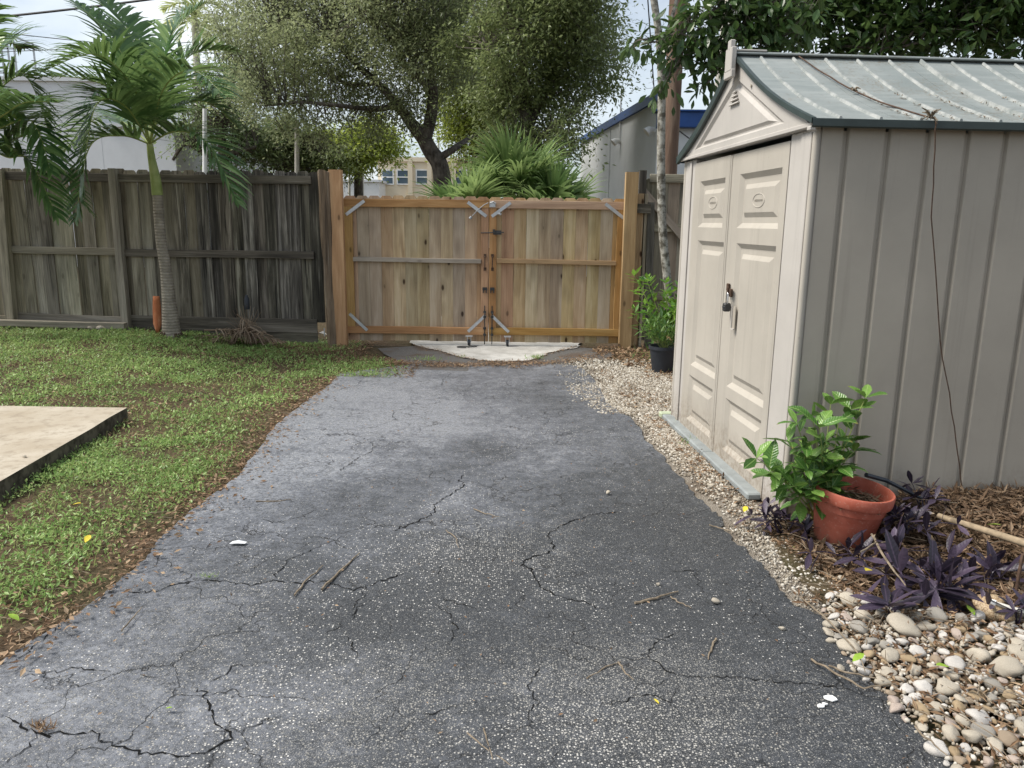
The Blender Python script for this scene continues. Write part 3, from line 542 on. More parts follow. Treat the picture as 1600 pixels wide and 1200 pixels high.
SPEC = [(1552, 962, 28, 'large tan and brown rounded stone beside the white-capped pipe', me_b), (1410, 988, 24, 'flat oblong off-white stone at the top of the pebble bed under the purple leaves', None),
 (1390, 1030, 21, 'broad grey rounded stone near the left side of the pebble bed', None), (1478, 1080, 20, 'round white stone in the middle of the pebble bed beside a yellow leaf', None), (1572, 1052, 24, 'angular pale wedge-shaped stone at the right edge of the pebble bed', None),
 (1388, 1055, 14, 'knobbly cream pebble just below the broad grey stone', None), (1378, 1070, 16, 'yellowish flat oblong pebble at the drive edge among twigs', None), (1518, 1158, 21, 'large pinkish-white rounded stone near the bottom right of the pebble bed', None),
 (1556, 1170, 16, 'smooth egg-shaped grey-white pebble near the bottom edge of the photo', None), (1446, 985, 16, 'squarish pale stone at the back of the pebble bed', None), (1350, 968, 17, 'tan flat pebble poking out beside the purple leaf cluster', None), (1407, 952, 17, 'white oblong pebble partly under a purple leaf cluster', None),
 (1316, 908, 11, 'whitish round pebble on the mulch above the pebble bed', None), (1500, 1098, 15, 'pale beige stone right of the round white stone', None), (1594, 1143, 14, 'cream pebble cut by the right edge of the photo', None),
 (1118, 942, 9.5, 'pinkish-beige lone stone on the asphalt, largest of the loose ones', None), (1028, 914, 4.2, 'tiny round cream pebble alone on the asphalt above a twig', None), (1222, 984, 7, 'small white stone on the asphalt left of the pebble bed', None),
 (1294, 991, 11, 'pale round pebble on the drive edge touching a smaller grey one', None), (1298, 1003, 7.5, 'smaller grey pebble touching a pale one on the drive edge', None), (1313, 1047, 9.5, 'brown pebble lying on the asphalt among twigs at the drive edge', None),
 (789, 1070, 5, 'small peach pebble on the asphalt in the bottom centre', None), (950, 771, 5, 'tiny pale stone on the middle of the driveway', None), (1152, 784, 7, 'white pebble in the gravel by the shed base', None), (1148, 792, 5, 'smaller pebble against the white pebble by the shed base', None), (1110, 761, 6, 'pale flat pebble in the gravel along the shed door', None),
 (38, 715, 4, 'small grey stone lying on the patio slab', None)]
placed = []
for (u, v, rp_, lb, me_) in SPEC:
    z = SZ if u < 60 else 0.; p = G(u, v, z); rr = rp_*.92*p.length/FOC; z2 = z if z else float(bedz(p.x, p.y))*(u > 1260)
    p2 = Vector((p.x, p.y, z2)); placed.append((p2.x, p2.y, rr*.8)); pebble(p2, rr, lb, mesh=me_, name='river_stone' if rp_ > 13 else 'pebble')
PBED = [tuple(G(u, v))[:2] for u, v in [(1285, 950), (1300, 925), (1330, 925), (1380, 940), (1440, 950), (1500, 968), (1600, 962)]]+[(3.0, 2.55), (3.0, 1.0), (1.0, 1.0)]+[tuple(G(u, v))[:2] for u, v in [(1480, 1200), (1450, 1160), (1400, 1120), (1380, 1085), (1335, 1050), (1300, 1000)]]
cand = np.stack([rng.uniform(.9, 3.0, 16000), rng.uniform(1.1, 3.2, 16000)], 1); cand = cand[inpoly(cand, PBED)]
acc = []
for i, (px_, py_) in enumerate(cand):
    edge = 1 if px_ < right_edge_x(py_)+.06 else 0
    rr = rng.choice([.018, .024, .031, .038, .046], p=[.18, .28, .27, .18, .09])*rng.uniform(.85, 1.1)
    if i > 3500: rr *= .62
    if all((px_-a)**2+(py_-b)**2 > ((rr+c)*.80)**2 for a, b, c in placed):
        placed.append((px_, py_, rr)); acc.append((px_, py_, rr))
def insight(p):
    q = CM.to_3x3().transposed() @ Vector((p[0], p[1], -EYE)); u = 800+FOC*q.x/-q.z; v = 600-FOC*q.y/-q.z; return u < 1612 and v < 1212
vis = [a for a in acc if insight(a)]; vis.sort(key=lambda a: -a[2]/math.hypot(a[0], a[1], EYE)); rest = [a for a in acc if not insight(a)]+vis[270:]; vis = vis[:270]
PG = 'river pebbles in the bed by the driveway'
LM = [('by the drive edge near the top of the pebble bed', G(1330, 975)), ('below the five-leaved purple sprig', G(1395, 1000)), ('at the back of the bed below the largest purple clump', G(1480, 985)), ('next to the large brown stone', G(1555, 1000)), ('near the broad grey rounded stone', G(1370, 1050)), ('around the round white stone', G(1470, 1070)), ('near the pale wedge-shaped stone at the right', G(1565, 1070)), ('at the drive edge by the long thin twig', G(1385, 1090)), ('along the lower drive edge', G(1450, 1150)), ('near the large pinkish-white stone', G(1515, 1140)), ('in the bottom right corner', G(1580, 1180))]
for a in vis:
    nm = r.choices(list(PM), [.30, .27, .17, .10, .11, .05])[0]; w = min(LM, key=lambda l: (l[1].x-a[0])**2+(l[1].y-a[1])**2)[0]; sz = 'tiny' if a[2] < .019 else 'small' if a[2] < .027 else 'medium' if a[2] < .036 else 'large'
    pebble((a[0], a[1], float(bedz(a[0], a[1]))-.004+rng.random()*.006), a[2], sz+' '+nm+' river pebble '+w, PG, mesh=r.choice(PEBC[nm]))
parts = []
q = np.array(rest); m = len(q)
if m: parts.append(inst(ICO, ICOF, np.stack([q[:, 0], q[:, 1], q[:, 2]*.4], 1), rdir(m, 0, .2), np.tile([0, 0, 1.], (m, 1)), q[:, 2], q[:, 2]*.85, q[:, 2]*.6))
sx_ = rng.uniform(.9, 3, 9000); sy_ = rng.uniform(1.1, 3.1, 9000); k = inpoly(np.stack([sx_, sy_], 1), PBED); sx_, sy_ = sx_[k], sy_[k]; m = len(sx_); qq = rng.uniform(.005, .012, m)
parts.append(inst(ICO, ICOF, np.stack([sx_, sy_, rng.random(m)*.008], 1), rdir(m), rdir(m), qq, qq*.8, qq*.7))
emit('small_pebbles', parts, M['gravel'], smooth=True)
# ================================================================== shed
shed = thing('storage_shed', 'tan plastic storage shed with double panel doors and grey ribbed roof', 'shed', (SHED.x, SHED.y, 0), SHED_RZ)
WD, LN, HT = 2.11, 2.15, 1.955
def embossed(mb, y0, y1, z0, z1, holes, x, th=.03):
    """slab in the yz plane facing -x with recessed panels that rise again in their centre"""
    ys = sorted({y0, y1}|{h[0] for h in holes}|{h[1] for h in holes}); zs = sorted({z0, z1}|{h[2] for h in holes}|{h[3] for h in holes})
    def inside(yc, zc): return any(h[0] < yc < h[1] and h[2] < zc < h[3] for h in holes)
    for i in range(len(ys)-1):
        for j in range(len(zs)-1):
            if not inside((ys[i]+ys[i+1])/2, (zs[j]+zs[j+1])/2):
                mb.add([(x, ys[i], zs[j]), (x, ys[i+1], zs[j]), (x, ys[i+1], zs[j+1]), (x, ys[i], zs[j+1])], [(0, 1, 2, 3)])
    for a, b, c, d in holes:
        lv = [(0, 0), (.030, .022), (.062, .022), (.090, .006)]
        rings = [[(x+dp, a+i_, c+i_), (x+dp, b-i_, c+i_), (x+dp, b-i_, d-i_), (x+dp, a+i_, d-i_)] for i_, dp in lv]
        for r0, r1_ in zip(rings[:-1], rings[1:]):
            for k in range(4): mb.add([r0[k], r0[(k+1) % 4], r1_[(k+1) % 4], r1_[k]], [(0, 1, 2, 3)])
        mb.add(rings[-1], [(0, 1, 2, 3)])
    for p in ([(x, y0, z0), (x+th, y0, z0), (x+th, y0, z1), (x, y0, z1)], [(x, y1, z0), (x+th, y1, z0), (x+th, y1, z1), (x, y1, z1)], [(x, y0, z1), (x+th, y0, z1), (x+th, y1, z1), (x, y1, z1)], [(x, y0, z0), (x+th, y0, z0), (x+th, y1, z0), (x, y1, z0)]): mb.add(p, [(0, 1, 2, 3)])
def emblem(parent, yc, zc, x):
    mb = MB(); w, h = .085, .038; E = [k*math.pi/12 for k in range(25)]
    mb.tube([(x, yc+w*math.cos(a), zc+h*math.sin(a)) for a in E], .0030, 6)
    r = random.Random(2); yy = -.055                    # worn raised strokes, too faint to read
    while yy < .056:
        hh = r.choice((.010, .014, .012)); mb.bar((x, yc+yy, zc-hh/2), (x, yc+yy, zc+hh/2), .003, .006, (1, 0, 0)); yy += .011
    mb.build('emblem', M['tan'], parent)
dR = MB(); embossed(dR, .292, 1.128, .012, 1.925, [(.365, .975, 1.485, 1.80), (.365, .955, .51, 1.395), (.375, .955, .10, .435)], -.012)
# a slot handle cut next to the lock
door_r = dR.build('door', M['tan'], shed, bevel=.0); tag(door_r, 'right door with a slot handle beside the padlock')
hb = MB(); hb.box((-.013, .905, .950), (.004, .040, .135)); hnd = hb.build('handle', M['tan_shaded'], door_r)
hb = MB(); hb.box((-.018, .929, .950), (.010, .008, .15)); hb.box((-.018, .905, .878), (.010, .040, .008)); hb.build('handle_frame', M['tanlight'], door_r)
emblem(door_r, .672, 1.64, -.0062)
dL = MB(); embossed(dL, 1.136, 1.862, .012, 1.925, [(1.215, 1.725, 1.485, 1.795), (1.165, 1.70, .51, 1.395), (1.19, 1.72, .105, .435)], -.018)
door_l = dL.build('door', M['tan'], shed); emblem(door_l, 1.446, 1.645, -.0122)
mb = MB(); mb.box((-.012, 1.132, .97), (.012, .030, 1.90)); mb.build('door_astragal', M['tan'], shed, bevel=.003)
mb = MB()                                              # corner column near, and far
mb.box((.02, .145, HT/2), (.07, .27, HT)); mb.build('corner_trim', M['tanlight'], shed, bevel=.006)
mb = MB(); mb.box((-.019, .09, HT/2), (.008, .11, HT-.03)); mb.build('corner_inset', M['tanlight'], shed, bevel=.003)
mb = MB(); mb.tube([(-.008, .012, .005), (-.008, .012, HT)], .017, 10); mb.build('corner_bead', M['tan'], shed, smooth=True)
mb = MB(); mb.box((.02, 1.99, HT/2), (.07, .25, HT)); mb.build('corner_trim', M['tanlight'], shed, bevel=.006)
mb = MB(); mb.box((-.022, 1.945, HT/2), (.010, .04, HT-.03)); mb.build('corner_inset', M['tanlight'], shed, bevel=.003)
mb = MB(); mb.tube([(-.008, 2.105, .005), (-.008, 2.105, HT)], .017, 10); mb.build('corner_bead', M['tan'], shed, smooth=True)
mb = MB(); mb.box((.06, 1.07, .97), (.04, 1.62, 1.93)); mb.build('door_backing', M['black'], shed)
for a, b in ((.30, 1.112), (1.118, 2.13)):
    mb = MB(); mb.box((-.045, (a+b)/2, .014), (.085, b-a, .040)); mb.build('floor_sill', M['skirt'], shed, bevel=.008)
mb = MB(); mb.box((LN/2+.04, 1.05, .01), (LN, 2.0, .03)); mb.build('floor_panel', M['skirt'], shed)
# side walls: flat staves between recessed channels
GR = [.134, .338, .537, .735, .925, 1.135, 1.335, 1.535, 1.735, 1.935]
def sidewall(y, sg, wname='wall_panel'):
    xs = [.014]+GR+[LN]
    for i in range(len(xs)-1):
        a = xs[i]+(.015 if i else 0); b = xs[i+1]-(.015 if i < len(xs)-2 else 0)
        mb = MB(); d = .016
        P = [(a-(.007 if i else 0), y+sg*d), (a, y), (a+.006, y-sg*.003), (b-.006, y-sg*.003), (b, y), (b+(.007 if i < len(xs)-2 else 0), y+sg*d)]
        if sg < 0: pass
        mb.add([(p[0], p[1], z) for z in (.012, HT+.01) for p in P], [(k, k+1, k+7, k+6) for k in range(5)])
        mb.build(wname, M['tan_shaded'] if sg > 0 else M['tan'], shed)  # near wall takes the tan copy with shade in its colour
    mb = MB(); mb.box((LN/2+.02, y+sg*.026, HT/2), (LN-.04, .02, HT-.02)); mb.build('wall_backing', M['tan_shaded'], shed)
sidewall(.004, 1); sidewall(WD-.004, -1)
mb = MB(); mb.box((LN+.01, WD/2, HT/2), (.03, WD, HT)); mb.build('rear_wall', M['tan_shaded'], shed)
# gable
def tri(mb, P, x0, x1):
    n = len(P); mb.add([(x0, *p) for p in P]+[(x1, *p) for p in P], [tuple(range(n)), tuple(range(n, 2*n))[::-1]]+[(i, (i+1) % n, n+(i+1) % n, n+i) for i in range(n)])
AY, AZ = 1.06, 2.445
def edge(y):                                          # underside of the roof at y
    t_ = (AY-y)/(AY+.060) if y < AY else (y-AY)/(WD-AY+.060); return 2.485-(2.485-1.985)*t_-.044*math.sin(math.pi*t_)-.016
def gable(x, nm):
    mb = MB(); O = [(-.02, HT), (2.13, HT), (AY, AZ)]; cen = (AY, HT+.19)
    def sc(k): return [(cen[0]+(p[0]-cen[0])*k, cen[1]+(p[1]-cen[1])*k) for p in O]
    def ringpts(T3, follow):
        out = []
        for i in range(3):
            a_, b_ = T3[i], T3[(i+1) % 3]
            for k in range(6):
                y = a_[0]+(b_[0]-a_[0])*k/6; z = a_[1]+(b_[1]-a_[1])*k/6
                if follow and i > 0: z = max(HT+.001, edge(y))
                out.append((y, z))
        return out
    lv = [(ringpts(O, True), 0), (ringpts(sc(.70), False), 0), (ringpts(sc(.63), False), .016), (ringpts(sc(.58), False), .016), (ringpts(sc(.50), False), .002)]
    for (A, da), (B, db) in zip(lv[:-1], lv[1:]):
        n = len(A)
        for k in range(n): mb.add([(x+da, *A[k]), (x+da, *A[(k+1) % n]), (x+db, *B[(k+1) % n]), (x+db, *B[k])], [(0, 1, 2, 3)])
    n = len(lv[-1][0]); mb.add([(x+lv[-1][1], *p) for p in lv[-1][0]], [tuple(range(n))])
    A = lv[0][0]
    for k in range(n): mb.add([(x, *A[k]), (x, *A[(k+1) % n]), (x+.05, *A[(k+1) % n]), (x+.05, *A[k])], [(0, 1, 2, 3)])
    return mb.build(nm, M['tanlight'], shed)
gab = gable(-.045, 'gable')
mb = MB(); mb.box((-.046, AY, HT+.012), (.014, 2.16, .022)); mb.build('gable_flange', M['tanlight'], gab, bevel=.003)
for k in range(4):
    w = .045+.036*k; mb = MB(); z = 2.285-.022*k; mb.add([(-.049, AY-w/2, z), (-.049, AY+w/2, z), (-.060, AY+w/2, z-.011), (-.060, AY-w/2, z-.011), (-.049, AY-w/2, z-.013), (-.049, AY+w/2, z-.013)], [(0, 1, 2, 3), (3, 2, 5, 4), (0, 3, 4), (1, 5, 2)])
    mb.build('vent_slat', M['tanlight'], gab)
mb = MB(); mb.tube([(-.049, .80, 2.27), (-.054, .80, 2.27)], .009, 10); mb.build('screw_hole', M['tan_shaded'], gab)
# roof: concave flared slopes made of ribbed sheets
def prof(sgn, n=9):
    out = []
    for i in range(n):
        t_ = i/(n-1); y = AY-sgn*(t_*(AY+.060)) if sgn > 0 else AY+t_*(WD-AY+.060); z = 2.485-(2.485-1.985)*t_-.044*math.sin(math.pi*t_); out.append((y, z))
    return out
t = MT('grey_green_roof'); c = t.co(); n1 = t.noise(c, 1.8, 6, .6); n2 = t.noise(c, 25, 4, .6); st_ = t.noise(t.n('Mapping', {'Vector': c, 'Scale': (3, 26, 3)}).outputs[0], 1, 4)
col = t.mix(t.rng(n1, .35, .65), (.175, .20, .195), (.26, .28, .272)); col = t.mix(t.rng(n2, .60, .72, 0, .45), col, (.13, .12, .095)); col = t.mix(t.rng(st_, .5, .7, 0, .25), col, (.42, .44, .42))
pn = t.noise(c, 2.6, 3); col = t.mix(t.math('MULTIPLY', t.rng(pn, .52, .62), t.rng(t.noise(c, 55, 4, .7), .5, .62, 0, .7)), col, (.16, .13, .09)); t.bump(n2, .12, .004)
M['roof'] = t.fin(col, .5, .45)
t = MT('rib_top'); c = t.co(); M['rib'] = t.fin(t.mix(t.rng(t.noise(c, 14, 5, .7), .4, .6), (.20, .22, .213), (.36, .37, .355)), .55, .4)
RB = [.075, .27, .465, .66, .855, 1.05, 1.245, 1.44, 1.64, 1.84, 2.04]
for sgn in (1, -1):
    pf = prof(sgn)
    xs = [-.062]+[ (RB[i]+RB[i+1])/2 for i in range(1, len(RB)-1, 3)]+[LN+.08]
    for a, b in zip(xs[:-1], xs[1:]):
        mb = MB(); P0 = [(a, y, z) for y, z in pf]; P1 = [(b-.003, y, z) for y, z in pf]; n = len(pf)
        mb.add(P0+P1+[(p[0], p[1], p[2]-.012) for p in P0+P1], [(i, i+1, n+i+1, n+i) for i in range(n-1)]+[(2*n+i, 3*n+i, 3*n+i+1, 2*n+i+1) for i in range(n-1)]+[(i, 2*n+i, 2*n+i+1, i+1) for i in range(n-1)]+[(n+i, n+i+1, 3*n+i+1, 3*n+i) for i in range(n-1)])
        pan = mb.build('roof_panel', M['roof'], shed, smooth=True)
        for x in RB:
            if a < x < b:
                mb = MB(); w = .0095; h = .011 if abs(x-1.05) > .01 else .02; q = pf[1:] if sgn > 0 else pf[1:]
                q = [(AY-sgn*.05, 2.459)]+pf[1:-1]+[((pf[-2][0]*.12+pf[-1][0]*.88), pf[-2][1]*.12+pf[-1][1]*.88)]
                m_ = len(q); mb.add([(x+dx, y, z+dz+.002) for dx, dz in ((-w, -.002), (-w*.5, h), (w*.5, h), (w, -.002)) for y, z in q], [(k*m_+i, k*m_+i+1, (k+1)*m_+i+1, (k+1)*m_+i) for k in range(3) for i in range(m_-1)]+[(0, m_, 2*m_, 3*m_), (m_-1, 4*m_-1, 3*m_-1, 2*m_-1)])
                mb.build('rib', M['rib'], pan, smooth=True)
    # dark bargeboard on the front edge, gutter lip along the eave
    mb = MB(); bb = [(-.065, y-.000, z) for y, z in pf]; n = len(bb)
    mb.add([(x, y, z+dz) for x in (-.071, -.049) for dz in (.008, -.018 if sgn > 0 else -.045) for _, y, z in bb], [(i, i+1, n+i+1, n+i) for i in range(n-1)]+[(2*n+i, 3*n+i, 3*n+i+1, 2*n+i+1) for i in range(n-1)]+[(i, 2*n+i, 2*n+i+1, i+1) for i in range(n-1)]+[(n+i, n+i+1, 3*n+i+1, 3*n+i) for i in range(n-1)]+[(n-1, 2*n-1, 4*n-1, 3*n-1)])
    mb.build('barge_edge', M['eave'], shed)
    ye, ze = pf[-1]; mb = MB()
    ex = [-.071+(LN+.16)*k/14 for k in range(15)]
    cx = [(x, -.006*math.exp(-max(x, 0)/.12)) for x in ex]
    mb.add([(x, ye+dy*(1 if sgn > 0 else -1), ze+dz) for dy, dz in ((.006, .006), (-.012, .002), (-.012, -.030), (.0, -.036)) for x, _ in cx], [(k*15+i, k*15+i+1, (k+1)*15+i+1, (k+1)*15+i) for k in range(3) for i in range(14)])
    mb.build('eave_lip', M['eave'], shed)
mb = MB(); mb.box((LN/2, AY, 2.488), (LN+.15, .085, .010)); mb.box((LN/2, AY, 2.497), (LN+.14, .04, .010)); mb.build('ridge_cap', M['roof'], shed, bevel=.004)
mb = MB(); mb.box((-.088, AY, 2.455), (.030, .11, .13)); mb.box((-.088, AY, 2.535), (.030, .05, .06)); mb.box((-.088, AY+.005, 2.375), (.026, .13, .045)); mb.build('finial', M['tanlight'], shed, bevel=.004)
mb = MB(); mb.box((.02, AY, 2.508), (.20, .05, .010)); mb.build('finial_strap', M['tanlight'], shed, bevel=.003)
mb = MB(); mb.box((-.060, -.040, 1.945), (.030, .035, .02)); mb.build('eave_end_clip', M['tanlight'], shed, bevel=.004)
mb = MB(); mb.box((-.022, 1.020, 1.125), (.014, .035, .045)); mb.box((-.026, .955, 1.095), (.014, .03, .05)); mb.box((-.034, .988, 1.105), (.012, .022, .05)); mb.build('hasp', M['rust'], shed, bevel=.003)
# padlock hangs on the hasp
pl = thing('padlock', 'small black padlock hanging on the shed door hasp', 'padlock', tuple(sh(-.045, .960, 1.015)), SHED_RZ)
mb = MB(); mb.prism([(-.022, -.02), (.022, -.02), (.022, .02), (-.022, .02)], -.035, .018); mb.build('lock_body', M['black'], pl, bevel=.008)
mb = MB(); mb.box((0, 0, -.008), (.047, .035, .014)); mb.build('bumper_band', M['blackpot'], pl, bevel=.004)
mb = MB(); mb.tube([(0, -.014, .015), (0, -.014, .06), (0, -.008, .076), (0, 0, .081), (0, .008, .076), (0, .014, .06), (0, .014, .015)], .0042, 8); mb.build('shackle', M['chrome'], pl, smooth=True)
# thin vine string over the roof and down the wall
def wiggle(P, n, amp, seed):
    r = random.Random(seed); out = []
    for a, b in zip(P[:-1], P[1:]):
        a, b = Vector(a), Vector(b)
        for k in range(n): out.append(a.lerp(b, k/n)+Vector((r.uniform(-1, 1), r.uniform(-1, 1), r.uniform(-1, 1)))*amp*(k > 0))
    out.append(Vector(P[-1])); return out
pf = prof(1); rp2 = []
for i, (y, z) in enumerate(pf): rp2.append(sh(.30+.20*(i/8)**1.0, y, z+.017))
vw = thing('hanging_vine', 'thin dry brown vine strung over the shed roof and down its wall', 'vine', tuple(sh(.5, -.09, 1.98)))
o0 = vw.location
mb = MB(); mb.tube([p-o0 for p in wiggle(rp2, 2, .002, 1)], .0042, 5); mb.build('stem', M['rust'], vw, smooth=True)
wl = [sh(.50, -.102, 1.98), sh(.505, -.10, 1.93), sh(.56, -.06, 1.55), sh(.70, -.035, .95), sh(.84, -.03, .50), sh(.93, -.03, .16)]
mb = MB(); mb.tube([p-o0 for p in wiggle(wl, 5, .003, 4)], .0030, 5); mb.build('stem', M['rust'], vw, smooth=True)
for (fx, fy) in ((4.6, 0), (8, 0)):
    i = min(int(fx), 7); c0 = rp2[i] if fx < 8 else rp2[8]; r2 = random.Random(int(fx*10)); mb = MB()
    for k in range(6 if fx < 8 else 13):
        d = Vector((r2.uniform(-1, 1), r2.uniform(-1, .4), r2.uniform(-.5, .6))).normalized(); q = r2.uniform(.02, .035) if fx < 8 else r2.uniform(.03, .085)
        mb.tube([c0-o0, c0-o0+d*q*.5+Vector((0, 0, .01)), c0-o0+d*q], [.004, .004, .002], 5)
    mb.build('twig_knot', M['twig'], vw)
# plant bits caught behind the roof ribs
parts = []
for x in RB[2:8]:
    m = 40; tt = rng.uniform(.35, .98, m)**.8; yy = AY-tt*(AY+.08); zz = np.interp(-yy, [-p[0] for p in pf], [p[1] for p in pf]); Q = np.array([tuple(sh(x-.02+rng.uniform(-.006, .004), a, b+.006)) for a, b in zip(yy, zz)])
    s_ = rng.uniform(.008, .026, m); parts.append(inst(LEAF4, LEAF4F, Q, rdir(m, 0, .3), np.tile([0, 0, 1.], (m, 1)), s_*.4, s_))
emit('roof_debris', parts, M['litter'])
# ================================================================== timber: fence and gates
PLK = {}
def plank_mesh(w, t_, L_, top, seed=0):
    k = (round(w, 3), round(t_, 3), round(L_, 3), top, seed)
    if k in PLK: return PLK[k]
    r = random.Random(int(w*1000)+int(L_*100)+seed*7); n = 4; vs = []; e = .0025
    h = w/2; d = t_/2
    for i in range(n+1):
        z = L_*i/n; ww = h*(1+r.uniform(-.012, .012)); dx = r.uniform(-.002, .002)
        if top == 'ear' and i == n: z = L_-.028
        vs += [(-ww+e+dx, -d, z), (ww-e+dx, -d, z), (ww+dx, -d+e, z), (ww+dx, d, z), (-ww+dx, d, z), (-ww+dx, -d+e, z)]
    fs = [(i*6+k2, i*6+(k2+1) % 6, (i+1)*6+(k2+1) % 6, (i+1)*6+k2) for i in range(n) for k2 in range(6)]
    fs += [tuple(range(6))[::-1]]
    if top == 'ear':
        b = len(vs); q = h-.026
        vs += [(-q, -d, L_), (q, -d, L_), (q, d, L_), (-q, d, L_)]; a = n*6
        fs += [(b, b+1, b+2, b+3), (a, a+1, b+1, b), (a+1, a+2, b+1), (a+2, a+3, b+2, b+1), (a+3, a+4, b+3, b+2), (a+4, a+5, b, b+3), (a+5, a, b)]
    else: fs += [tuple(range(n*6, n*6+6))]
    me = bpy.data.meshes.new('plank'); me.from_pydata(vs, [], fs); me.update(); PLK[k] = me; return me
def board(name, mat, parent, p, w, t_, L_, top='flat', lean=0, yaw=0, seed=0, pitch=0):
    me = plank_mesh(w, t_, L_, top+mat, seed); 
    if not me.materials: me.materials.append(M[mat])
    return link(name, me, None, parent, p, (pitch, lean, yaw))
def ear(name, mat, parent, p, w, t_, L_, seed=0, lean=0):
    k = ('E', round(w, 3), round(L_, 3), mat, seed)
    if k not in PLK:
        m0 = plank_mesh(w, t_, L_, 'ear', seed).copy(); m0.materials.clear(); m0.materials.append(M[mat]); PLK[k] = m0
    return link(name, PLK[k], None, parent, p, (0, lean, 0))
def rail(name, mat, parent, a, b, h, t_):               # horizontal board from a to b, grain along its length
    a, b = Vector(a), Vector(b); L_ = (b-a).length; d = (b-a).normalized(); k = ('R', round(L_, 3), h, t_, mat)
    if k not in PLK:
        m0 = plank_mesh(h, t_, L_, 'flat').copy(); m0.materials.clear(); m0.materials.append(M[mat]); PLK[k] = m0
    o = link(name, PLK[k], None, parent)
    zx = d; yy = Vector((0, 1, 0)); yy = (yy-zx*yy.dot(zx)).normalized(); xx = yy.cross(zx); Mx = Matrix((xx, yy, zx)).transposed().to_4x4(); Mx.translation = a
    o.matrix_local = Mx; return o
YG = 9.45
# ---- left fence
r = random.Random(4)
x_end = -2.30
fence = thing('wooden_fence', 'tall weathered grey plank fence with dark streaks left of the gate', 'fence', (-4.5, YG, 0))
O = Vector((-4.5, YG, 0))
def topz(x): return 2.055
x = -9.6; i = 0
while x < -2.42:
    w = r.choice((.142, .146, .140)); dark = sm(np.array((x+4.6)/1.5)) > r.random()
    zb = .30 if x < -3.1 else .26; gap = -.006; 
    ear('board', 'blackboard' if dark else 'oldboard', fence, (x+w/2-O.x, .028+(.026 if i % 2 else 0)+r.uniform(-.002, .002), zb), w, .017, topz(x)-zb+r.uniform(-.012, .012)+(.015 if i % 2 else 0), seed=r.randint(0, 4), lean=r.uniform(-.002, .002)); x += w+gap; i += 1
pxs = [-9.6, Y(10, 400, YG).x, Y(186, 400, YG).x, -2.42]
for a, b in zip(pxs[:-1], pxs[1:]):
    n = max(1, round((b-a)/2.4))
    for k in range(n):
        p, q = a+(b-a)*k/n+.004, a+(b-a)*(k+1)/n-.004; mid = (p+q)/2; rm = 'darkrail' if mid > -4 else 'oldrail'
        for z, h in ((1.965, .095), (1.085+.01*(mid < -4.8), .088)): rail('rail', rm if z < 1.5 else 'darkrail', fence, (p-O.x, -.006, z+.012*(mid < -4.8)), (q-O.x, -.006, z), h, .036)
        rail('kick_board', rm, fence, (p-O.x, .012, .235+.02*(mid < -4.8)), (q-O.x, .012, .215), .17, .03)
        rail('kick_board', 'darkrail', fence, (p-O.x, .020, .08), (q-O.x, .020, .08), .14, .03)
def post(name, mat, parent, u0, v0, u1, v1, w, ztop, off=-.045, z0=-.1):
    a = Y(u0, v0, YG+off); b = Y(u1, v1, YG+off); d = (a-b); lean = math.atan2(d.x, d.z)
    return board(name, mat, parent, (b.x-O.x-(b.z-z0)*math.tan(lean), off, z0), w, .09, ztop-z0, 'flat', lean=lean)
post('post', 'oldrail', fence, 176, 260, 197, 500, .085, 2.07)
post('post', 'oldboard', fence, 2, 300, 17, 480, .10, 2.05)
post('post', 'oldboard', fence, -300, 300, -290, 480, .10, 2.05)
# split old end post
mb = MB(); rr = random.Random(3); a = Y(508, 268, YG-.05); b = Y(521, 520, YG-.05); n = 14; P = []; R_ = []
vs = []; fs = []; ns = 14
for i in range(22):
    f = i/21; z = -.08+f*2.15; cx = b.x+(a.x-b.x)*f
    for k in range(ns):
        an = 2*math.pi*k/ns; rad = (.078+.010*math.sin(3*an+f*4)+.006*math.sin(7*an+f*11)+rr.uniform(-.003, .003)); 
        if k in (10, 11): rad *= .86
        vs.append((cx-O.x+rad*math.cos(an), -.06+rad*math.sin(an), z+(rr.uniform(-.02, .02) if i == 21 else 0)))
for i in range(21):
    for k in range(ns): fs.append((i*ns+k, i*ns+(k+1) % ns, (i+1)*ns+(k+1) % ns, (i+1)*ns+k))
fs.append(tuple(range(21*ns, 22*ns))); mb.add(vs, fs); tag(mb.build('post', M['oldpost'], fence), 'split brown end post beside the orange gate post')
mb = MB(); mb.box((Y(506, 504, YG-.06).x-O.x, -.05, .15), (.012, .006, .10)); mb.build('metal_strap', M['metal'], fence)
tim = link('landscape_timber', plank_mesh(.07, .09, 2.0, 'flat', 9), None); tim.data.materials.append(M['oldrail']); tim.matrix_world = Matrix.Translation(Y(-60, 504, YG-.14)) @ Matrix.Rotation(math.pi/2+.012, 4, 'Y'); tim.location.z = .235
tag(tim, 'long grey timber lying on the grass along the foot of the left fence', 'timber')
# ---- gate posts
def gpost(u, v, lb, zt):
    p = Y(u, v, YG-.07); o = board('gate_post', 'cedar', None, (p.x+.006, YG-.07, -.1), .150, .09, zt+.1, 'flat', lean=.0); return tag(o, lb, 'gate post')
gpost(528, 400, 'orange cedar gate post between the old fence post and left gate leaf', 2.085); 
o = gpost(981, 400, 'orange brown gate post at the right side of the double gate', 2.10)
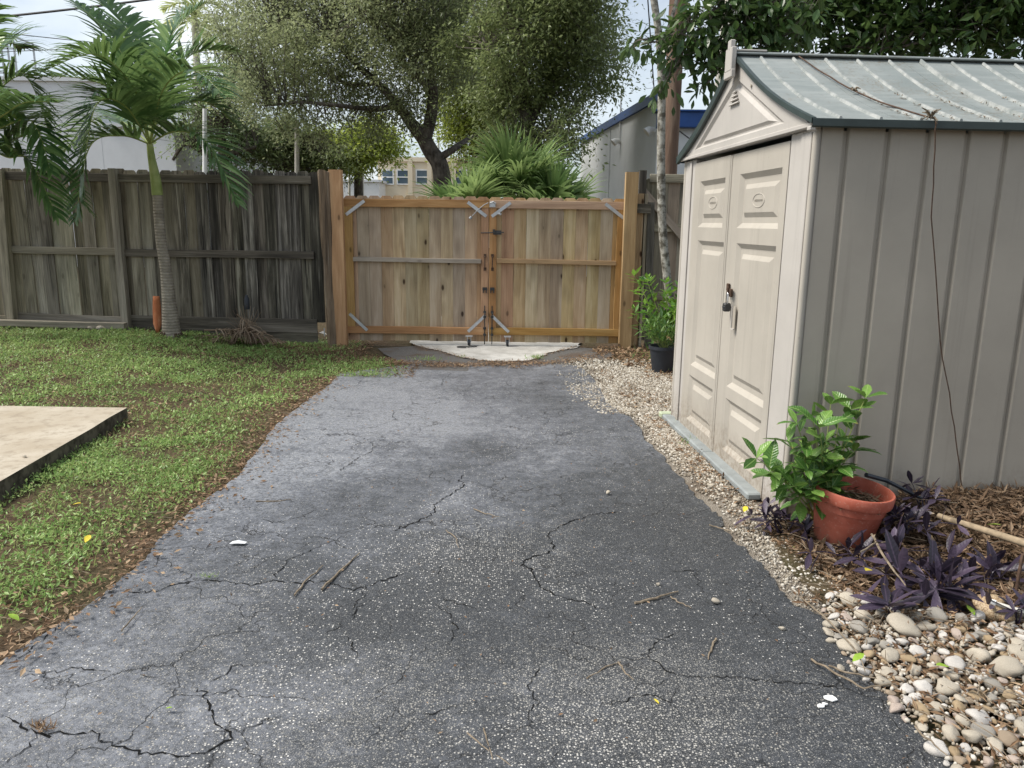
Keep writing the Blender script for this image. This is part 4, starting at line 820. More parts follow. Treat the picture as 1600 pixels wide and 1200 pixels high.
# ---- gate leaves
def leaf_gate(x0, x1, latch_right, lb, dogs):
    g = thing('gate', lb, 'gate', ((x0+x1)/2, YG, 0)); ox = (x0+x1)/2; r = random.Random(int(x0*100))
    n = round((x1-x0)/.144); bw = (x1-x0)/n
    for i in range(n):
        orange = (i in dogs)
        ear('picket', 'cedar' if orange else 'gatewood', g, (x0+bw*(i+.5)-ox, .040, .045+r.uniform(-.004, .004)), bw-.0008, .016, 1.80+r.uniform(-.006, .006)-.045, seed=r.randint(0, 5))
    ls = x1 if latch_right else x0; sg = -1 if latch_right else 1
    def V(xa, w, nm, z0=.165, z1=1.665): return board(nm, 'cedar', g, (xa-ox, .004, z0), w, .038, z1-z0)
    V(ls+sg*.045, .088, 'latch_stile'); V((x0 if latch_right else x1)-sg*.052, .10, 'hinge_stile')
    rail('top_rail', 'cedar', g, (x0-ox, .002, 1.712), (x1-ox, .002, 1.712), .092, .04)
    rail('bottom_rail', 'cedar', g, (x0-ox+.01, .002, .182), (x1-ox-.01, .002, .182), .088, .04)
    a, b = (x0+.10, x1-.092) if latch_right else (x0+.092, x1-.10)
    rail('middle_rail', 'greyrail' if latch_right else 'cedar', g, (a-ox, .004, 1.045), (b-ox, .004, 1.035), .052, .055)
    # diagonal galvanised plates on the corners
    def plate(cx, cz, sx_, sz_, L_=.24):
        mb = MB(); a_ = Vector((cx-ox, -.021, cz+sz_*L_*.34)); b_ = Vector((cx-ox+sx_*L_*.72, -.021, cz-sz_*L_*.30)); 
        mb.bar(a_, b_, .034, .004, (0, 1, 0)); mb.build('corner_plate', M['metal'], g, bevel=.001)
    for hx, s in ((x0, 1), (x1, -1)):
        mb = MB(); mb.bar((hx+s*.03-ox, -.021, 1.57), (hx+s*.255-ox, -.023, 1.735), .038, .004, (0, 1, 0)); mb.build('corner_plate', M['metal'], g)
        if not (s == -1 and not latch_right):
            mb = MB(); mb.bar((hx+s*.035-ox, -.021, .38), (hx+s*.25-ox, -.023, .175), .036, .004, (0, 1, 0)); mb.build('corner_plate', M['metal'], g)
    hx = ls+sg*(.045 if latch_right else .042)
    h = MB(); h.tube([(hx-ox, -.018, 1.10), (hx-ox, -.05, 1.09), (hx-ox, -.05, .96), (hx-ox, -.018, .95)], .007, 6); h.box((hx-ox, -.019, 1.105), (.03, .006, .04)); h.box((hx-ox, -.019, .945), (.03, .006, .04)); h.build('handle', M['rust'], g)
    h = MB(); h.box((hx-ox, -.024, .705), (.055, .012, .035)); h.box((hx-ox-.018, -.026, .68), (.012, .016, .05)); h.box((hx-ox+.018, -.026, .68), (.012, .016, .05)); h.build('bracket', M['black'], g)
    h = MB(); h.tube([(hx-ox, -.032, .02), (hx-ox, -.032, .50)], .0065, 6); h.tube([(hx-ox, -.032, .38), (hx-ox+.01, -.045, .40), (hx-ox, -.032, .42)], .006, 5)
    for z in (.14, .22, .36, .42): h.box((hx-ox, -.026, z), (.034, .016, .028))
    h.build('drop_rod', M['black'], g)
    cx = ls+sg*.235; c_ = MB(); c_.box((cx-ox, -.05, .125), (.085, .07, .012)); c_.box((cx-ox-.022, -.05, .085), (.006, .05, .075)); c_.box((cx-ox+.022, -.05, .085), (.006, .05, .075)); cs = c_.build('caster', M['metal'], g)
    w_ = MB(); w_.tube([(cx-ox-.016, -.055, .045), (cx-ox+.016, -.055, .045)], .038, 18); w_.build('wheel', M['blackpot'], cs, smooth=True)
    return g, ox
g1, o1 = leaf_gate(-2.048, -.302, True, 'left leaf of the wooden double gate, with the silvery grey middle rail', {0, 10, 11})
g2, o2 = leaf_gate(-.298, 1.345, False, 'right leaf of the wooden double gate, with the orange middle rail and slide bolt', {0, 1, 10})
h = MB(); h.tube([(-.40-o2, -.03, 1.375), (-.12-o2, -.03, 1.385)], .007, 6); h.box((-.20-o2, -.026, 1.382), (.10, .014, .05)); h.box((-.24-o2, -.03, 1.40), (.03, .02, .04)); h.build('slide_bolt', M['black'], g2)
h = MB(); h.tube([(-.50-o1, -.03, 1.575), (-.44-o1, -.035, 1.64), (-.36-o1, -.035, 1.705), (-.31-o1, -.035, 1.73)], .005, 6); h.tube([(-.53-o1, -.03, 1.54), (-.51-o1, -.03, 1.565)], .017, 8); h.build('latch_hook', M['lattice'], g1, smooth=True)
h = MB(); h.tube([(-.29-o2, -.028, 1.73), (-.25-o2, -.028, 1.74), (-.22-o2, -.028, 1.72)], .010, 6); h.box((-.26-o2, -.024, 1.705), (.07, .008, .05)); h.build('latch_eye', M['metal'], g2)
h = MB(); p = Y(832, 334, YG-.02); h.tube([(Y(780, 336, YG).x-o2, -.02, 1.60), (Y(782, 336, YG).x-o2, -.05, 1.60)], .014, 8); h.build('bolt_knob', M['metal'], g2)
h = MB(); h.box((1.335-o2, -.022, .12), (.018, .004, .10)); h.build('hinge_strap', M['metal'], g2)
# shackle ring lying at the gate
p = G(723, 542, .012); mb = MB(); mb.tube([p+Vector((.045*math.cos(a)*(1.5), .045*math.sin(a), 0)) for a in np.linspace(0, 5.4, 12)], .007, 6); mb.tube([p+Vector((.06, 0, 0)), p+Vector((.17, .05, .0))], .006, 5)
tag(mb.build('iron_ring', M['black'], smooth=True), 'small black iron ring lying on the concrete under the gate', 'ring')
# ---- right fence behind the gate post
rf = thing('wooden_fence', 'weathered plank fence with a diagonal brace behind the slim tree trunk', 'fence', (2.4, YG+.25, 0)); O2 = Vector((2.4, YG+.25, 0)); YR = YG+.25
x = Y(1004, 400, YR).x; r = random.Random(9); 
while x < 5.4:
    w = .14; ear('board', r.choice(('oldboard', 'oldboard', 'greyrail')), rf, (x+w/2-O2.x, .028, .05), w, .017, 2.00+r.uniform(-.015, .01), seed=r.randint(0, 4)); x += w+r.choice((.001, .003))
xa = Y(1010, 400, YR).x
for z in (2.05, 1.46, .62): rail('rail', 'oldboard', rf, (xa-O2.x, -.006, z), (5.4-O2.x, -.006, z), .10, .036)
a, b = Y(1000, 292, YR-.05), Y(1078, 385, YR-.05); rail('brace', 'greyrail', rf, a-O2, b-O2, .085, .036)
board('post', 'darkrail', rf, (Y(1002, 300, YR).x-O2.x, -.03, 0), .09, .09, 2.14)
# filler boards between gate post and fence
for k, (u, w, mt, zt, ln) in enumerate(((996, .105, 'gatewood', 1.86, 0), (1004, .05, 'oldboard', 1.86, 0))):
    p = Y(u, 420, YG+.02); o = board('filler_board', mt, rf, (p.x-O2.x, -.23, .0), w, .018, zt)
p = Y(1015, 420, YG-.02); o = board('leaning_board', 'darkrail', None, (p.x+.03, YG+.02, .0), .085, .03, 1.76, 'flat', lean=-.025); tag(o, 'narrow dark old board standing upright right of the gate post', 'board')
rail('short_block', 'darkrail', rf, (Y(990, 322, YG).x-O2.x, -.29, 1.69), (Y(1016, 322, YG).x-O2.x, -.29, 1.68), .11, .04)
# pieces by the fence
p = Y(239, 506, YG-.30); pz = float(terr(np.array(p.x), np.array(p.y))); mb = MB(); n = 9; vs = []; fs = []
for i in range(n):
    f = i/(n-1); w = .060*(1-.25*(f-.5)**2*4) if f > .25 else .025+.035*f/.25
    if f > .97: w = .045
    for k in range(5):
        a = -1.1+2.2*k/4; vs.append((w*math.sin(a)*1.0-.02*f, .05*(1-math.cos(a))+.08*f, f*.44))
for i in range(n-1):
    for k in range(4): fs.append((i*5+k, i*5+k+1, (i+1)*5+k+1, (i+1)*5+k))
mb.add(vs, fs); M['sheath'] = wood('reddish_sheath', ((.22, .09, .05), (.40, .17, .09), (.52, .32, .2)), (1, 1), 0)
o = mb.build('palm_sheath', M['sheath'], None, (p.x, YG-.22, pz-.01), smooth=True); sdm = o.modifiers.new('thick', 'SOLIDIFY'); sdm.thickness = .012; tag(o, 'reddish brown curled bark sheath leaning on the fence left of the palm', 'palm sheath')
# ================================================================== background buildings and poles
def Bx(mb, x0, x1, y0, y1, z0, z1): mb.box(((x0+x1)/2, (y0+y1)/2, (z0+z1)/2), (x1-x0, y1-y0, z1-z0))
# grey building with blue roof edge (right): its long wall recedes, front wall faces us
gb = thing('grey_building', 'light grey rendered building with a blue roof edge beyond the gate', 'building', (4.2, 17, 0))
a = Y(906, 300, 24); b = Y(1030, 150, 15.2); c_ = Y(1114, 175, 15.2)
zl, zh = Y(906, 221, 24).z, Y(1028, 152, 15.2).z; O3 = Vector((4.2, 17, 0))
XA, XB = a.x, b.x; zlow = Y(1060, 178, 15.2).z
mb = MB(); mb.add([(XA, 24, 0), (XB, 15.2, 0), (XB, 15.2, zh), (XA, 24, zl), (XA+9, 24, 0), (XA+9, 24, zl)], [(0, 1, 2, 3), (0, 3, 5, 4)]); mb.v = [tuple(Vector(p)-O3) for p in mb.v]; mb.build('wall', M['greyw'], gb)
mb = MB(); Bx(mb, XB-O3.x, XB+9-O3.x, 15.2-17, 15.4-17, 0, zlow-.02); Bx(mb, XB+8.8-O3.x, XB+9-O3.x, 15.4-17, 24-17, 0, zlow-.02); mb.build('front_wall', M['greyw'], gb)
mb = MB(); d = (Vector((XA, 24, zl))-Vector((XB, 15.2, zh))); mb.bar(Vector((XB, 15.1, zh+.02))-O3, Vector((XA, 23.9, zl+.02))-O3, .12, .17, (0, 0, 1)); mb.build('roof_edge', M['blue'], gb)
mb = MB(); Bx(mb, XB-.02-O3.x, XB+9.1-O3.x, 15.0-17, 15.3-17, zlow-.26, zlow+.02); mb.build('fascia', M['blue'], gb, bevel=.01)
mb = MB(); Bx(mb, XB-.1-O3.x, XB+9.1-O3.x, 14.96-17, 15.35-17, zlow+.02, zlow+.05); mb.build('flashing', M['blue'], gb)
mb = MB(); z2 = min(zlow, zl)-.1; mb.add([(XB, 15.4, zlow-.05), (XB+9, 15.4, zlow-.05), (XA+9, 24, zl-.05), (XA, 24, zl-.05), (XB, 15.3, zh-.02)], [(0, 1, 2, 3), (4, 0, 3)]); mb.v = [tuple(Vector(p)-O3) for p in mb.v]; mb.build('roof_deck', M['greyw'], gb)
for (u, v, s) in ((970, 222, 1), (1024, 205, 1)):
    f = (u-906)/(1030-906); yy = None
    # find the point on the receding wall under this sight line
    dr_ = ray(u, v); den = dr_.x*(24-15.2)-dr_.y*(XA-XB); tt = (XB*(24-15.2)-15.2*(XA-XB))/den; p = Vector((0, 0, EYE))+dr_*tt
    mb = MB(); q = p-O3; mb.tube([q+Vector((-.03, 0, .03)), q+Vector((-.12, -.03, .02)), q+Vector((-.18, -.04, -.03))], [.04, .07, .09], 10); mb.tube([q+Vector((0, 0, 0)), q+Vector((-.08, 0, .04))], .04, 8)
    lt = mb.build('wall_light', M['white'], gb, smooth=True)
    if u < 1000: mb = MB(); mb.tube([q+Vector((-.03, 0, -.05)), q+Vector((-.03, -.02, 1.15)), q+Vector((-.10, -.02, 1.25))], .022, 6); mb.build('conduit', M['greyw'], gb)
for k in (3,):                                         # control joint and a downspout on the rendered walls
    f = k/6; xx = XA+(XB-XA)*f; yy = 24+(15.2-24)*f; zz = zl+(zh-zl)*f-.1; mb = MB(); mb.bar(Vector((xx-.012, yy, 0))-O3, Vector((xx-.012, yy, zz))-O3, .02, .02); mb.build('control_joint', M['greyw'], gb)
mb = MB(); mb.tube([Vector((XB+.9, 15.12, 0))-O3, Vector((XB+.9, 15.12, zlow-.28))-O3], .045, 8); mb.build('downspout', M['greyw'], gb)
# cream building with windows
cb = thing('cream_building', 'cream building with blue-grey windows seen over the gate', 'building', (-5, 42, 0)); O4 = Vector((-5, 42, 0)); D_ = 42.
def yb(u, v, y): return Y(u, v, y)-O4
a, b = yb(590, 252, D_), yb(760, 300, D_)
mb = MB(); Bx(mb, a.x, b.x, 0, 8, 0, a.z); mb.build('wall', M['cream'], cb)
mb = MB(); Bx(mb, a.x-.1, b.x+.1, -.12, 8.1, a.z+.003, a.z+.22); mb.build('cornice', M['cream'], cb)
for u0 in (641, 671, 709): 
    p = yb(u0, 252, D_); mb = MB(); Bx(mb, p.x-.12, p.x+.12, -.14, -.003, 0, a.z-.01); mb.build('pilaster', M['cream'], cb)
for u0 in (597.5, 621.5, 651.5, 680, 712):
    p, q = yb(u0, 266.5, D_), yb(u0+16.5, 287, D_); w = q.x-p.x; h_ = p.z-q.z
    mb = MB(); 
    for (x0_, x1_, z0_, z1_) in ((p.x-.06, p.x, q.z-.06, p.z+.06), (q.x, q.x+.06, q.z-.06, p.z+.06), (p.x, q.x, p.z, p.z+.06), (p.x, q.x, q.z-.06, q.z), (p.x, q.x, (p.z+q.z)/2-.03, (p.z+q.z)/2+.03)): Bx(mb, x0_, x1_, -.06, -.004, z0_, z1_)
    wf = mb.build('window', M['white'], cb); mb = MB(); Bx(mb, p.x, q.x, -.03, -.006, q.z, p.z); mb.build('pane', M['glass'], wf)
ws = thing('white_building', 'low white building behind the left gate leaf', 'building', (-9, 40, 0)); O5 = Vector((-9, 40, 0)); p, q = Y(536, 284, 40)-O5, Y(592, 284, 40)-O5
mb = MB(); Bx(mb, p.x, q.x, 0, 6, 0, p.z); mb.build('wall', M['white'], ws); mb = MB(); Bx(mb, p.x-.1, q.x+.1, -.1, 6.1, p.z+.003, p.z+.12); mb.build('roof', M['offwhite'], ws)
wl_ = thing('white_building', 'large plain white building behind the left palm', 'building', (-13, 24, 0)); O6 = Vector((-13, 24, 0)); p, q = Y(-260, 128, 24)-O6, Y(271, 200, 24)-O6; pm = Y(150, 128, 24)-O6
mb = MB(); Bx(mb, p.x, pm.x, 0, 9, 0, pm.z); mb.build('wall', M['offwhite'], wl_); mb = MB(); Bx(mb, pm.x+.003, q.x, .004, 9, 0, q.z); mb.build('wall', M['offwhite'], wl_)
mb = MB(); Bx(mb, p.x-.1, pm.x+.06, -.08, 9.1, pm.z+.003, pm.z+.12); mb.build('parapet', M['offwhite'], wl_)
mb = MB(); Bx(mb, pm.x+.07, q.x+.06, -.08, 9.1, q.z+.003, q.z+.10); mb.build('parapet', M['offwhite'], wl_)
# lattice structure at the far left
lt = thing('lattice_tower', 'grey steel lattice frame at the top left edge of the photo', 'tower', (-19, 30, 0)); O7 = Vector((-19, 30, 0)); mb = MB()
p0, p1 = Y(-60, 57, 30)-O7, Y(20, 57, 30)-O7
for k in range(9):
    x = p0.x+(p1.x-p0.x)*k/8; mb.bar((x, 0, 0), (x, 0, p1.z), .05, .05)
for k in range(7): z = p1.z-k*.42; mb.bar((p0.x, 0, z), (p1.x, 0, z), .05, .05)
mb.bar((p0.x, 1.2, 0), (p0.x, 1.2, p1.z), .05, .05); mb.bar((p1.x, 1.2, 0), (p1.x, 1.2, p1.z), .05, .05); mb.bar((p1.x, 0, p1.z), (p1.x, 1.2, p1.z), .05, .05); mb.build('frame', M['lattice'], lt)
def pole(name, u, v, y, r0, zt, mat, lb, cat='pole', du=0, dv=-200):
    p = Y(u, v, y); q = Y(u+du, v+dv, y); f = (zt-p.z)/(q.z-p.z); tx = p.x+(q.x-p.x)*f; f0 = (0-p.z)/(q.z-p.z); bx = p.x+(q.x-p.x)*f0
    mb = MB(); mb.tube([(0, 0, -.1), ((tx-bx)*.5, 0, zt/2), (tx-bx, 0, zt)], [r0*1.08, r0, r0*.9], 14); o = mb.build(name, mat, None, (bx, y, 0), smooth=True); return tag(o, lb, cat)
up = pole('utility_pole', 1046, 240, 12.2, .125, 8.0, M['poleswood'], 'thick brown wooden utility pole behind the slim tree trunk', 'pole', 12, -220)
pole('utility_pole', 1136, 60, 16, .15, 7.8, M['concrete_pole'], 'pale pole standing behind the leaves above the shed gable', 'pole', 6, -60)
pole('lamp_post', 320, 240, 21, .06, 4.3, M['white'], 'white post among branches right of the palm crown', 'post', 0, -80)
pole('lamp_post', 464, 240, 20, .06, 3.9, M['concrete_pole'], 'off-white square-topped post above the dark fence', 'post', 0, -80)
pole('flag_pole', 685, 200, 26, .035, 5.6, M['white'], 'thin white pole just right of the oak trunk', 'post', 0, -80)
pole('steel_post', 546, 290, 30, .05, 3.2, M['concrete_pole'], 'thin grey post before the low white building', 'post', 0, -40)
pole('steel_post', 566, 280, 32, .08, 3.6, M['concrete_pole'], 'pale post left of the cream building', 'post', 0, -40)
def wire(a, b, sag, rad, lb):
    P = [a.lerp(b, k/24)+Vector((0, 0, -sag*4*(k/24)*(1-k/24))) for k in range(25)]; mb = MB(); mb.tube(P, rad, 5); tag(mb.build('overhead_wire', M['wire'], smooth=True), lb, 'wire')
wire(Y(-400, 55, 14), Y(420, -28, 14), .12, .020, 'thick black overhead cable crossing the top left corner')
wire(Y(-400, 0, 18), Y(420, 90, 22), .1, .010, 'thin wire sloping down to the right behind the palm fronds')
wire(Y(-400, 85, 20), Y(300, 66, 20), .1, .009, 'lowest thin wire passing behind the palm crown')
wire(Y(1008, -60, 13), Y(1022, 140, 15), .0, .011, 'thin wire rising from the grey building left of the slim trunk')
wire(Y(1062, 205, 12.3), Y(1120, 240, 15.1), .03, .010, 'thin cable running from the brown pole past the grey wall')
# ================================================================== trees
def limb(P, R, mb, n=9): 
    Q = []; RR = []
    P = [Vector(p) for p in P]; k = 5
    for i in range(len(P)-1):
        p0, p1, p2, p3 = P[max(i-1, 0)], P[i], P[i+1], P[min(i+2, len(P)-1)]
        for j in range(k):
            t_ = j/k; q = .5*((2*p1)+(p2-p0)*t_+(2*p0-5*p1+4*p2-p3)*t_*t_+(3*p1-p0-3*p2+p3)*t_**3); Q.append(q); RR.append(R[i]*(1-t_)+R[i+1]*t_)
    Q.append(P[-1]); RR.append(R[-1]); mb.tube(Q, RR, n); return Q
t = MT('grey_bark'); c = t.co(); v1 = t.vor(t.n('Mapping', {'Vector': c, 'Scale': (14, 14, 4)}).outputs[0], 1); n1 = t.noise(c, 6, 5, .7)
col = t.mix(t.rng(n1, .3, .7), (.045, .038, .032), (.19, .165, .14)); col = t.mix(t.rng(v1, .1, .5, .5, 0), col, (.03, .025, .02)); t.bump(t.math('ADD', v1, n1), .9, .03); M['bark'] = t.fin(col, .95, .15)
t = MT('mottled_bark'); c = t.co(); n1 = t.noise(c, 16, 4, .6); n2 = t.noise(c, 45, 4, .7)
col = t.mix(t.rng(n1, .40, .60), (.105, .095, .075), (.40, .385, .34)); col = t.mix(t.rng(n2, .55, .65, 0, .6), col, (.06, .055, .04)); t.bump(n2, .6, .006); M['mottled'] = t.fin(col, .9, .2)
def crown(name, blobs, nclump, nleaf, ls, mat, parent, anchors, csize=.55, droop=.35, depth=1.0, twigs=True, asp=.42, flat=.6, seed=0, tw=.012, tmpl=(LEAF4, LEAF4F), single=0):
    """blobs: (x, y, z, r) in metres; leaves gather in clumps on twigs that reach back to a limb"""
    g = np.random.default_rng(seed); B = np.array(blobs, float); vol = B[:, 3]**2.2; ci = g.choice(len(B), nclump, p=vol/vol.sum())
    d = norm(g.normal(size=(nclump, 3))); rad = g.random(nclump)**.42; C_ = B[ci, :3]+d*rad[:, None]*B[ci, 3:4]*np.array([1, depth, .9])
    C_ = C_[C_[:, 2] > .6]; nclump = len(C_); cs = csize*g.uniform(.5, 1.3, nclump)
    k = g.poisson(nleaf*(cs/csize)**2)+3; idx = np.repeat(np.arange(nclump), k); m = len(idx)
    off = g.normal(size=(m, 3))*np.array([.42, .42, .42*flat]); P = C_[idx]+off*cs[idx][:, None]; P[:, 2] -= np.abs(off[:, 0])*cs[idx]*droop
    D = norm(off+g.normal(size=(m, 3))*.6+np.array([0, 0, -droop])); N_ = np.tile([0, 0, 1.], (m, 1))+g.normal(size=(m, 3))*.6; s_ = ls*g.uniform(.6, 1.3, m)
    if single:
        X = norm(np.cross(D, N_)); Z = np.cross(X, D); lm = npmesh('leaf', tmpl[0]*np.array([asp, 1, asp]), tmpl[1], True); o = None
        near = np.argsort((np.abs(P[:, 0]+parent.location.x-np.clip(P[:, 0]+parent.location.x, .9, 2.6))+np.abs(P[:, 2]-np.clip(P[:, 2], 2.3, 3.7))))
        for i in near[:single]:
            q_ = link('leaf', lm, M['bigdark'], parent); q_.matrix_local = Matrix.Translation(P[i]) @ Matrix(np.stack([X[i], D[i], Z[i]], 1).tolist()).to_4x4() @ Matrix.Scale(s_[i], 4)
        k_ = near[single:]; P, D, N_, s_ = P[k_], D[k_], N_[k_], s_[k_]
    o = emit(name, [inst(tmpl[0], tmpl[1], P, D, N_, s_*asp, s_)], mat, parent=parent)
    A = np.array([tuple(a) for a in anchors]) 
    if twigs:
        V = []; F_ = []; b = 0
        for q in C_:
            j = np.argmin(np.sum((A-q)**2, 1)+g.random(len(A))*.6); a = A[j]; L_ = np.linalg.norm(q-a)
            mid = (a+q)/2+g.normal(size=3)*L_*.10+np.array([0, 0, L_*.08]); pts = [a, mid, q]
            for e in range(2): pts.append(q+g.normal(size=3)*csize*.5)
            seg = [(0, 1, tw*2.2, tw*1.5), (1, 2, tw*1.5, tw*.7), (2, 3, tw*.7, tw*.3), (2, 4, tw*.7, tw*.3)]
            for i0, i1, r0, r1 in seg:
                p, w = pts[i0], pts[i1]; z = (w-p)/max(np.linalg.norm(w-p), 1e-6); x = np.cross(z, [.3, .5, .8]); x /= np.linalg.norm(x); y = np.cross(z, x)
                for (pp, rr_) in ((p, r0), (w, r1)):
                    for an in (0, 2.09, 4.19): V.append(pp+(x*math.cos(an)+y*math.sin(an))*rr_)
                F_ += [(b+i, b+(i+1) % 3, b+3+(i+1) % 3, b+3+i) for i in range(3)]; b += 6
        link('twigs', npmesh('twigs', np.array(V), np.array(F_)), M['twigbark'], parent)['kind'] = 'stuff'
    return o
def rb(lst, y, dy=0, s=1.0, seed=1):                  # survey list (u, v, r px) at depth y -> metric blobs, loosely staggered in depth
    r = random.Random(seed); out = []
    for u, v, q in lst: p = Y(u, v, y+r.uniform(-dy, dy)); out.append((p.x, p.y, p.z, q*p.y/FOC*s))
    return out
def tree(name, lb, cat, limbs, y, blobs, nclump, nleaf, ls, mat, dy=1.5, bark='bark', group=None, **kw):
    base = Y(limbs[0][0][0], limbs[0][0][1], y); T = thing(name, lb, cat, (base.x, y, 0), 0, group); O_ = Vector((base.x, y, 0)); mb = MB(); anch = []
    for i, L_ in enumerate(limbs):
        P = [Y(u, v, y+(d if len(t_) > 3 else 0)) - O_ for t_ in L_ for (u, v, d) in [(t_[0], t_[1], t_[3] if len(t_) > 3 else 0)]]; R = [t_[2]*y/FOC for t_ in L_]
        if i == 0: P = [Vector((P[0].x, 0, -.1))]+P; R = [R[0]*1.25]+R
        anch += limb(P, R, mb)
    mb.build('trunk', M[bark], T, smooth=True)
    bl = [(b[0]-O_.x, b[1]-O_.y, b[2], b[3]) for b in rb(blobs, y, dy)]
    crown('crown', bl, nclump, nleaf, ls, M[mat], T, anch, **kw); return T
tree('oak_tree', 'big spreading grey-green oak with a forked dark trunk behind the gate', 'tree',
 [[(692, 320, 15), (688, 262, 13), (672, 235, 12), (660, 212, 11)], [(660, 214, 11), (642, 192, 9), (622, 165, 7), (590, 130, 5), (550, 95, 3.5), (520, 60, 2)], [(664, 220, 10), (674, 180, 9), (676, 140, 7.5), (668, 90, 6), (700, 50, 4, 1), (730, 20, 3, 2)],
  [(622, 165, 5), (580, 170, 4), (530, 165, 3, -1), (470, 160, 2, -1), (420, 165, 1.5, -1)], [(690, 245, 6), (710, 232, 5), (735, 215, 3.5, 1), (770, 200, 2, 1)], [(676, 140, 5), (640, 110, 4, -1), (610, 60, 3, -1), (560, 20, 2, -1)], [(590, 130, 3), (540, 130, 2.5), (480, 90, 2, 1), (430, 60, 1.5, 1)]],
 19, [(400, 60, 75), (430, 130, 70), (480, 30, 80), (470, 165, 60), (520, 100, 80), (560, 30, 90), (560, 170, 65), (600, 110, 70), (620, 20, 80), (650, 70, 70), (700, 20, 80), (610, 180, 40), (670, 120, 45), (690, 70, 50), (650, 160, 35), (720, 90, 55), (740, 40, 70), (385, 20, 60), (500, -40, 100), (640, -50, 110), (395, 160, 40), (640, -180, 170), (500, -160, 120)],
 1500, 100, .088, 'oak', csize=.60, droop=.3, seed=3, tw=.007)
tree('oak_tree', 'dense dark olive tree on the right of the forked oak, above the palmetto', 'tree',
 [[(835, 320, 12), (828, 240, 11), (822, 170, 10), (818, 110, 8), (805, 40, 5)], [(826, 200, 6), (850, 150, 5), (880, 100, 3.5), (905, 60, 2)], [(822, 170, 6), (790, 120, 4), (760, 70, 3)], [(828, 230, 6), (860, 200, 4), (890, 180, 3)]],
 15.5, [(800, 40, 70), (860, 30, 70), (910, 60, 55), (930, 110, 42), (890, 130, 60), (850, 110, 65), (800, 130, 60), (845, 190, 55), (885, 205, 42), (910, 20, 50), (760, 60, 55), (770, 150, 45), (830, -40, 90), (900, -30, 60), (800, 220, 40), (860, 240, 35), (830, -130, 110)],
 820, 110, .085, 'oak2', csize=.46, dy=1.3, droop=.35, seed=4, tw=.006)
tree('background_tree', 'bright yellow-green tree glimpsed low behind the oak, left of the cream building', 'tree',
 [[(560, 300, 7), (562, 260, 6), (575, 230, 4), (600, 210, 2)], [(562, 262, 4), (540, 235, 3), (515, 220, 2)]], 28, [(540, 235, 34), (575, 222, 34), (600, 226, 20), (510, 225, 30), (560, 250, 16), (580, 205, 30)], 260, 60, .15, 'brightleaf', dy=1, csize=.75, seed=5, tw=.015)
tree('background_tree', 'dark green low tree behind the fence near the off-white post', 'tree',
 [[(440, 300, 7), (442, 260, 6), (450, 230, 4), (470, 210, 2)], [(442, 262, 4), (420, 235, 3), (400, 220, 2)]], 26, [(420, 235, 30), (455, 240, 32), (490, 240, 30), (390, 215, 30), (440, 205, 28), (520, 250, 20), (500, 262, 14)], 260, 60, .13, 'oak2', dy=1, csize=.7, seed=6, tw=.015)
tree('background_tree', 'yellow-green foliage mass between the forked oak and the dark olive tree', 'tree',
 [[(745, 300, 7), (742, 220, 6), (735, 150, 4), (720, 90, 2)], [(742, 220, 4), (770, 180, 3), (790, 140, 2)]], 23, [(715, 110, 42), (740, 160, 50), (720, 200, 35), (770, 190, 45), (750, 100, 40), (700, 160, 25), (790, 230, 40), (730, 240, 25)], 320, 60, .12, 'brightleaf', dy=1, csize=.7, seed=7, tw=.013)
tree('background_tree', 'hazy sparse tree between the palm and the oak', 'tree',
 [[(352, 300, 8), (350, 250, 7), (345, 200, 5), (360, 150, 3)], [(350, 250, 5), (320, 240, 4), (290, 225, 3), (270, 250, 2)], [(350, 245, 5), (375, 235, 4), (400, 230, 2)]], 24, [(350, 130, 45), (330, 180, 40), (375, 200, 40), (300, 200, 35), (385, 110, 30), (360, 70, 30), (345, 250, 25), (395, 245, 20), (290, 150, 25)], 260, 34, .12, 'paleleaf', dy=1, csize=.8, seed=8, tw=.014)
# slim mottled tree in front of the pole: thin crown above the picture
tree('slim_tree', 'slim tree trunk with mottled grey bark in front of the brown pole', 'tree',
 [[(1046, 470, 7), (1042, 430, 6.5), (1035, 350, 6.5), (1033, 250, 6.5), (1034, 140, 6), (1030, 60, 5.5), (1022, 0, 5.2), (1010, -90, 4.5), (1000, -200, 3.5)], [(1031, 62, 4), (1043, 48, 3), (1062, -20, 2.5), (1080, -110, 2)]], 8.9, [(1000, -230, 60), (1060, -200, 55), (1090, -150, 45)], 60, 50, .10, 'darkleaf', dy=.4, bark='mottled', csize=.3, seed=9, tw=.005)
# large-leaved tree reaching over the shed
def leafy(name, lb, limbs_m, blobs, nclump, nleaf, ls, mat, seed, loc, **kw):
    T = thing(name, lb, 'tree', loc); mb = MB(); anch = []; O_ = Vector(loc)
    for P, R in limbs_m: anch += limb([Vector(p)-O_ for p in P], R, mb)
    mb.build('trunk', M['bark'], T, smooth=True)
    crown('crown', [(b[0]-O_.x, b[1]-O_.y, b[2], b[3]) for b in blobs], nclump, nleaf, ls, M[mat], T, anch, seed=seed, **kw); return T
q = lambda u, v, y: tuple(Y(u, v, y))
LB = []
for (u, v, rp_, y_) in [(1240, 20, 32, 8.2), (1290, 30, 50, 8.4), (1350, 25, 55, 8.2), (1420, 30, 60, 8), (1490, 25, 60, 7.8), (1560, 25, 60, 7.6), (1620, 40, 60, 7.6), (1300, -60, 80, 8.4), (1420, -70, 90, 8), (1560, -70, 90, 7.8), (1680, -20, 90, 7.6), (1240, -50, 45, 8.4), (1480, -220, 160, 8), (1700, -200, 150, 8), (1330, 70, 22, 8.6), (1450, 70, 25, 8.4), (1540, 70, 25, 8.2)]:
    p = Y(u, v, y_); LB.append((p.x, p.y, p.z, rp_*y_/FOC))
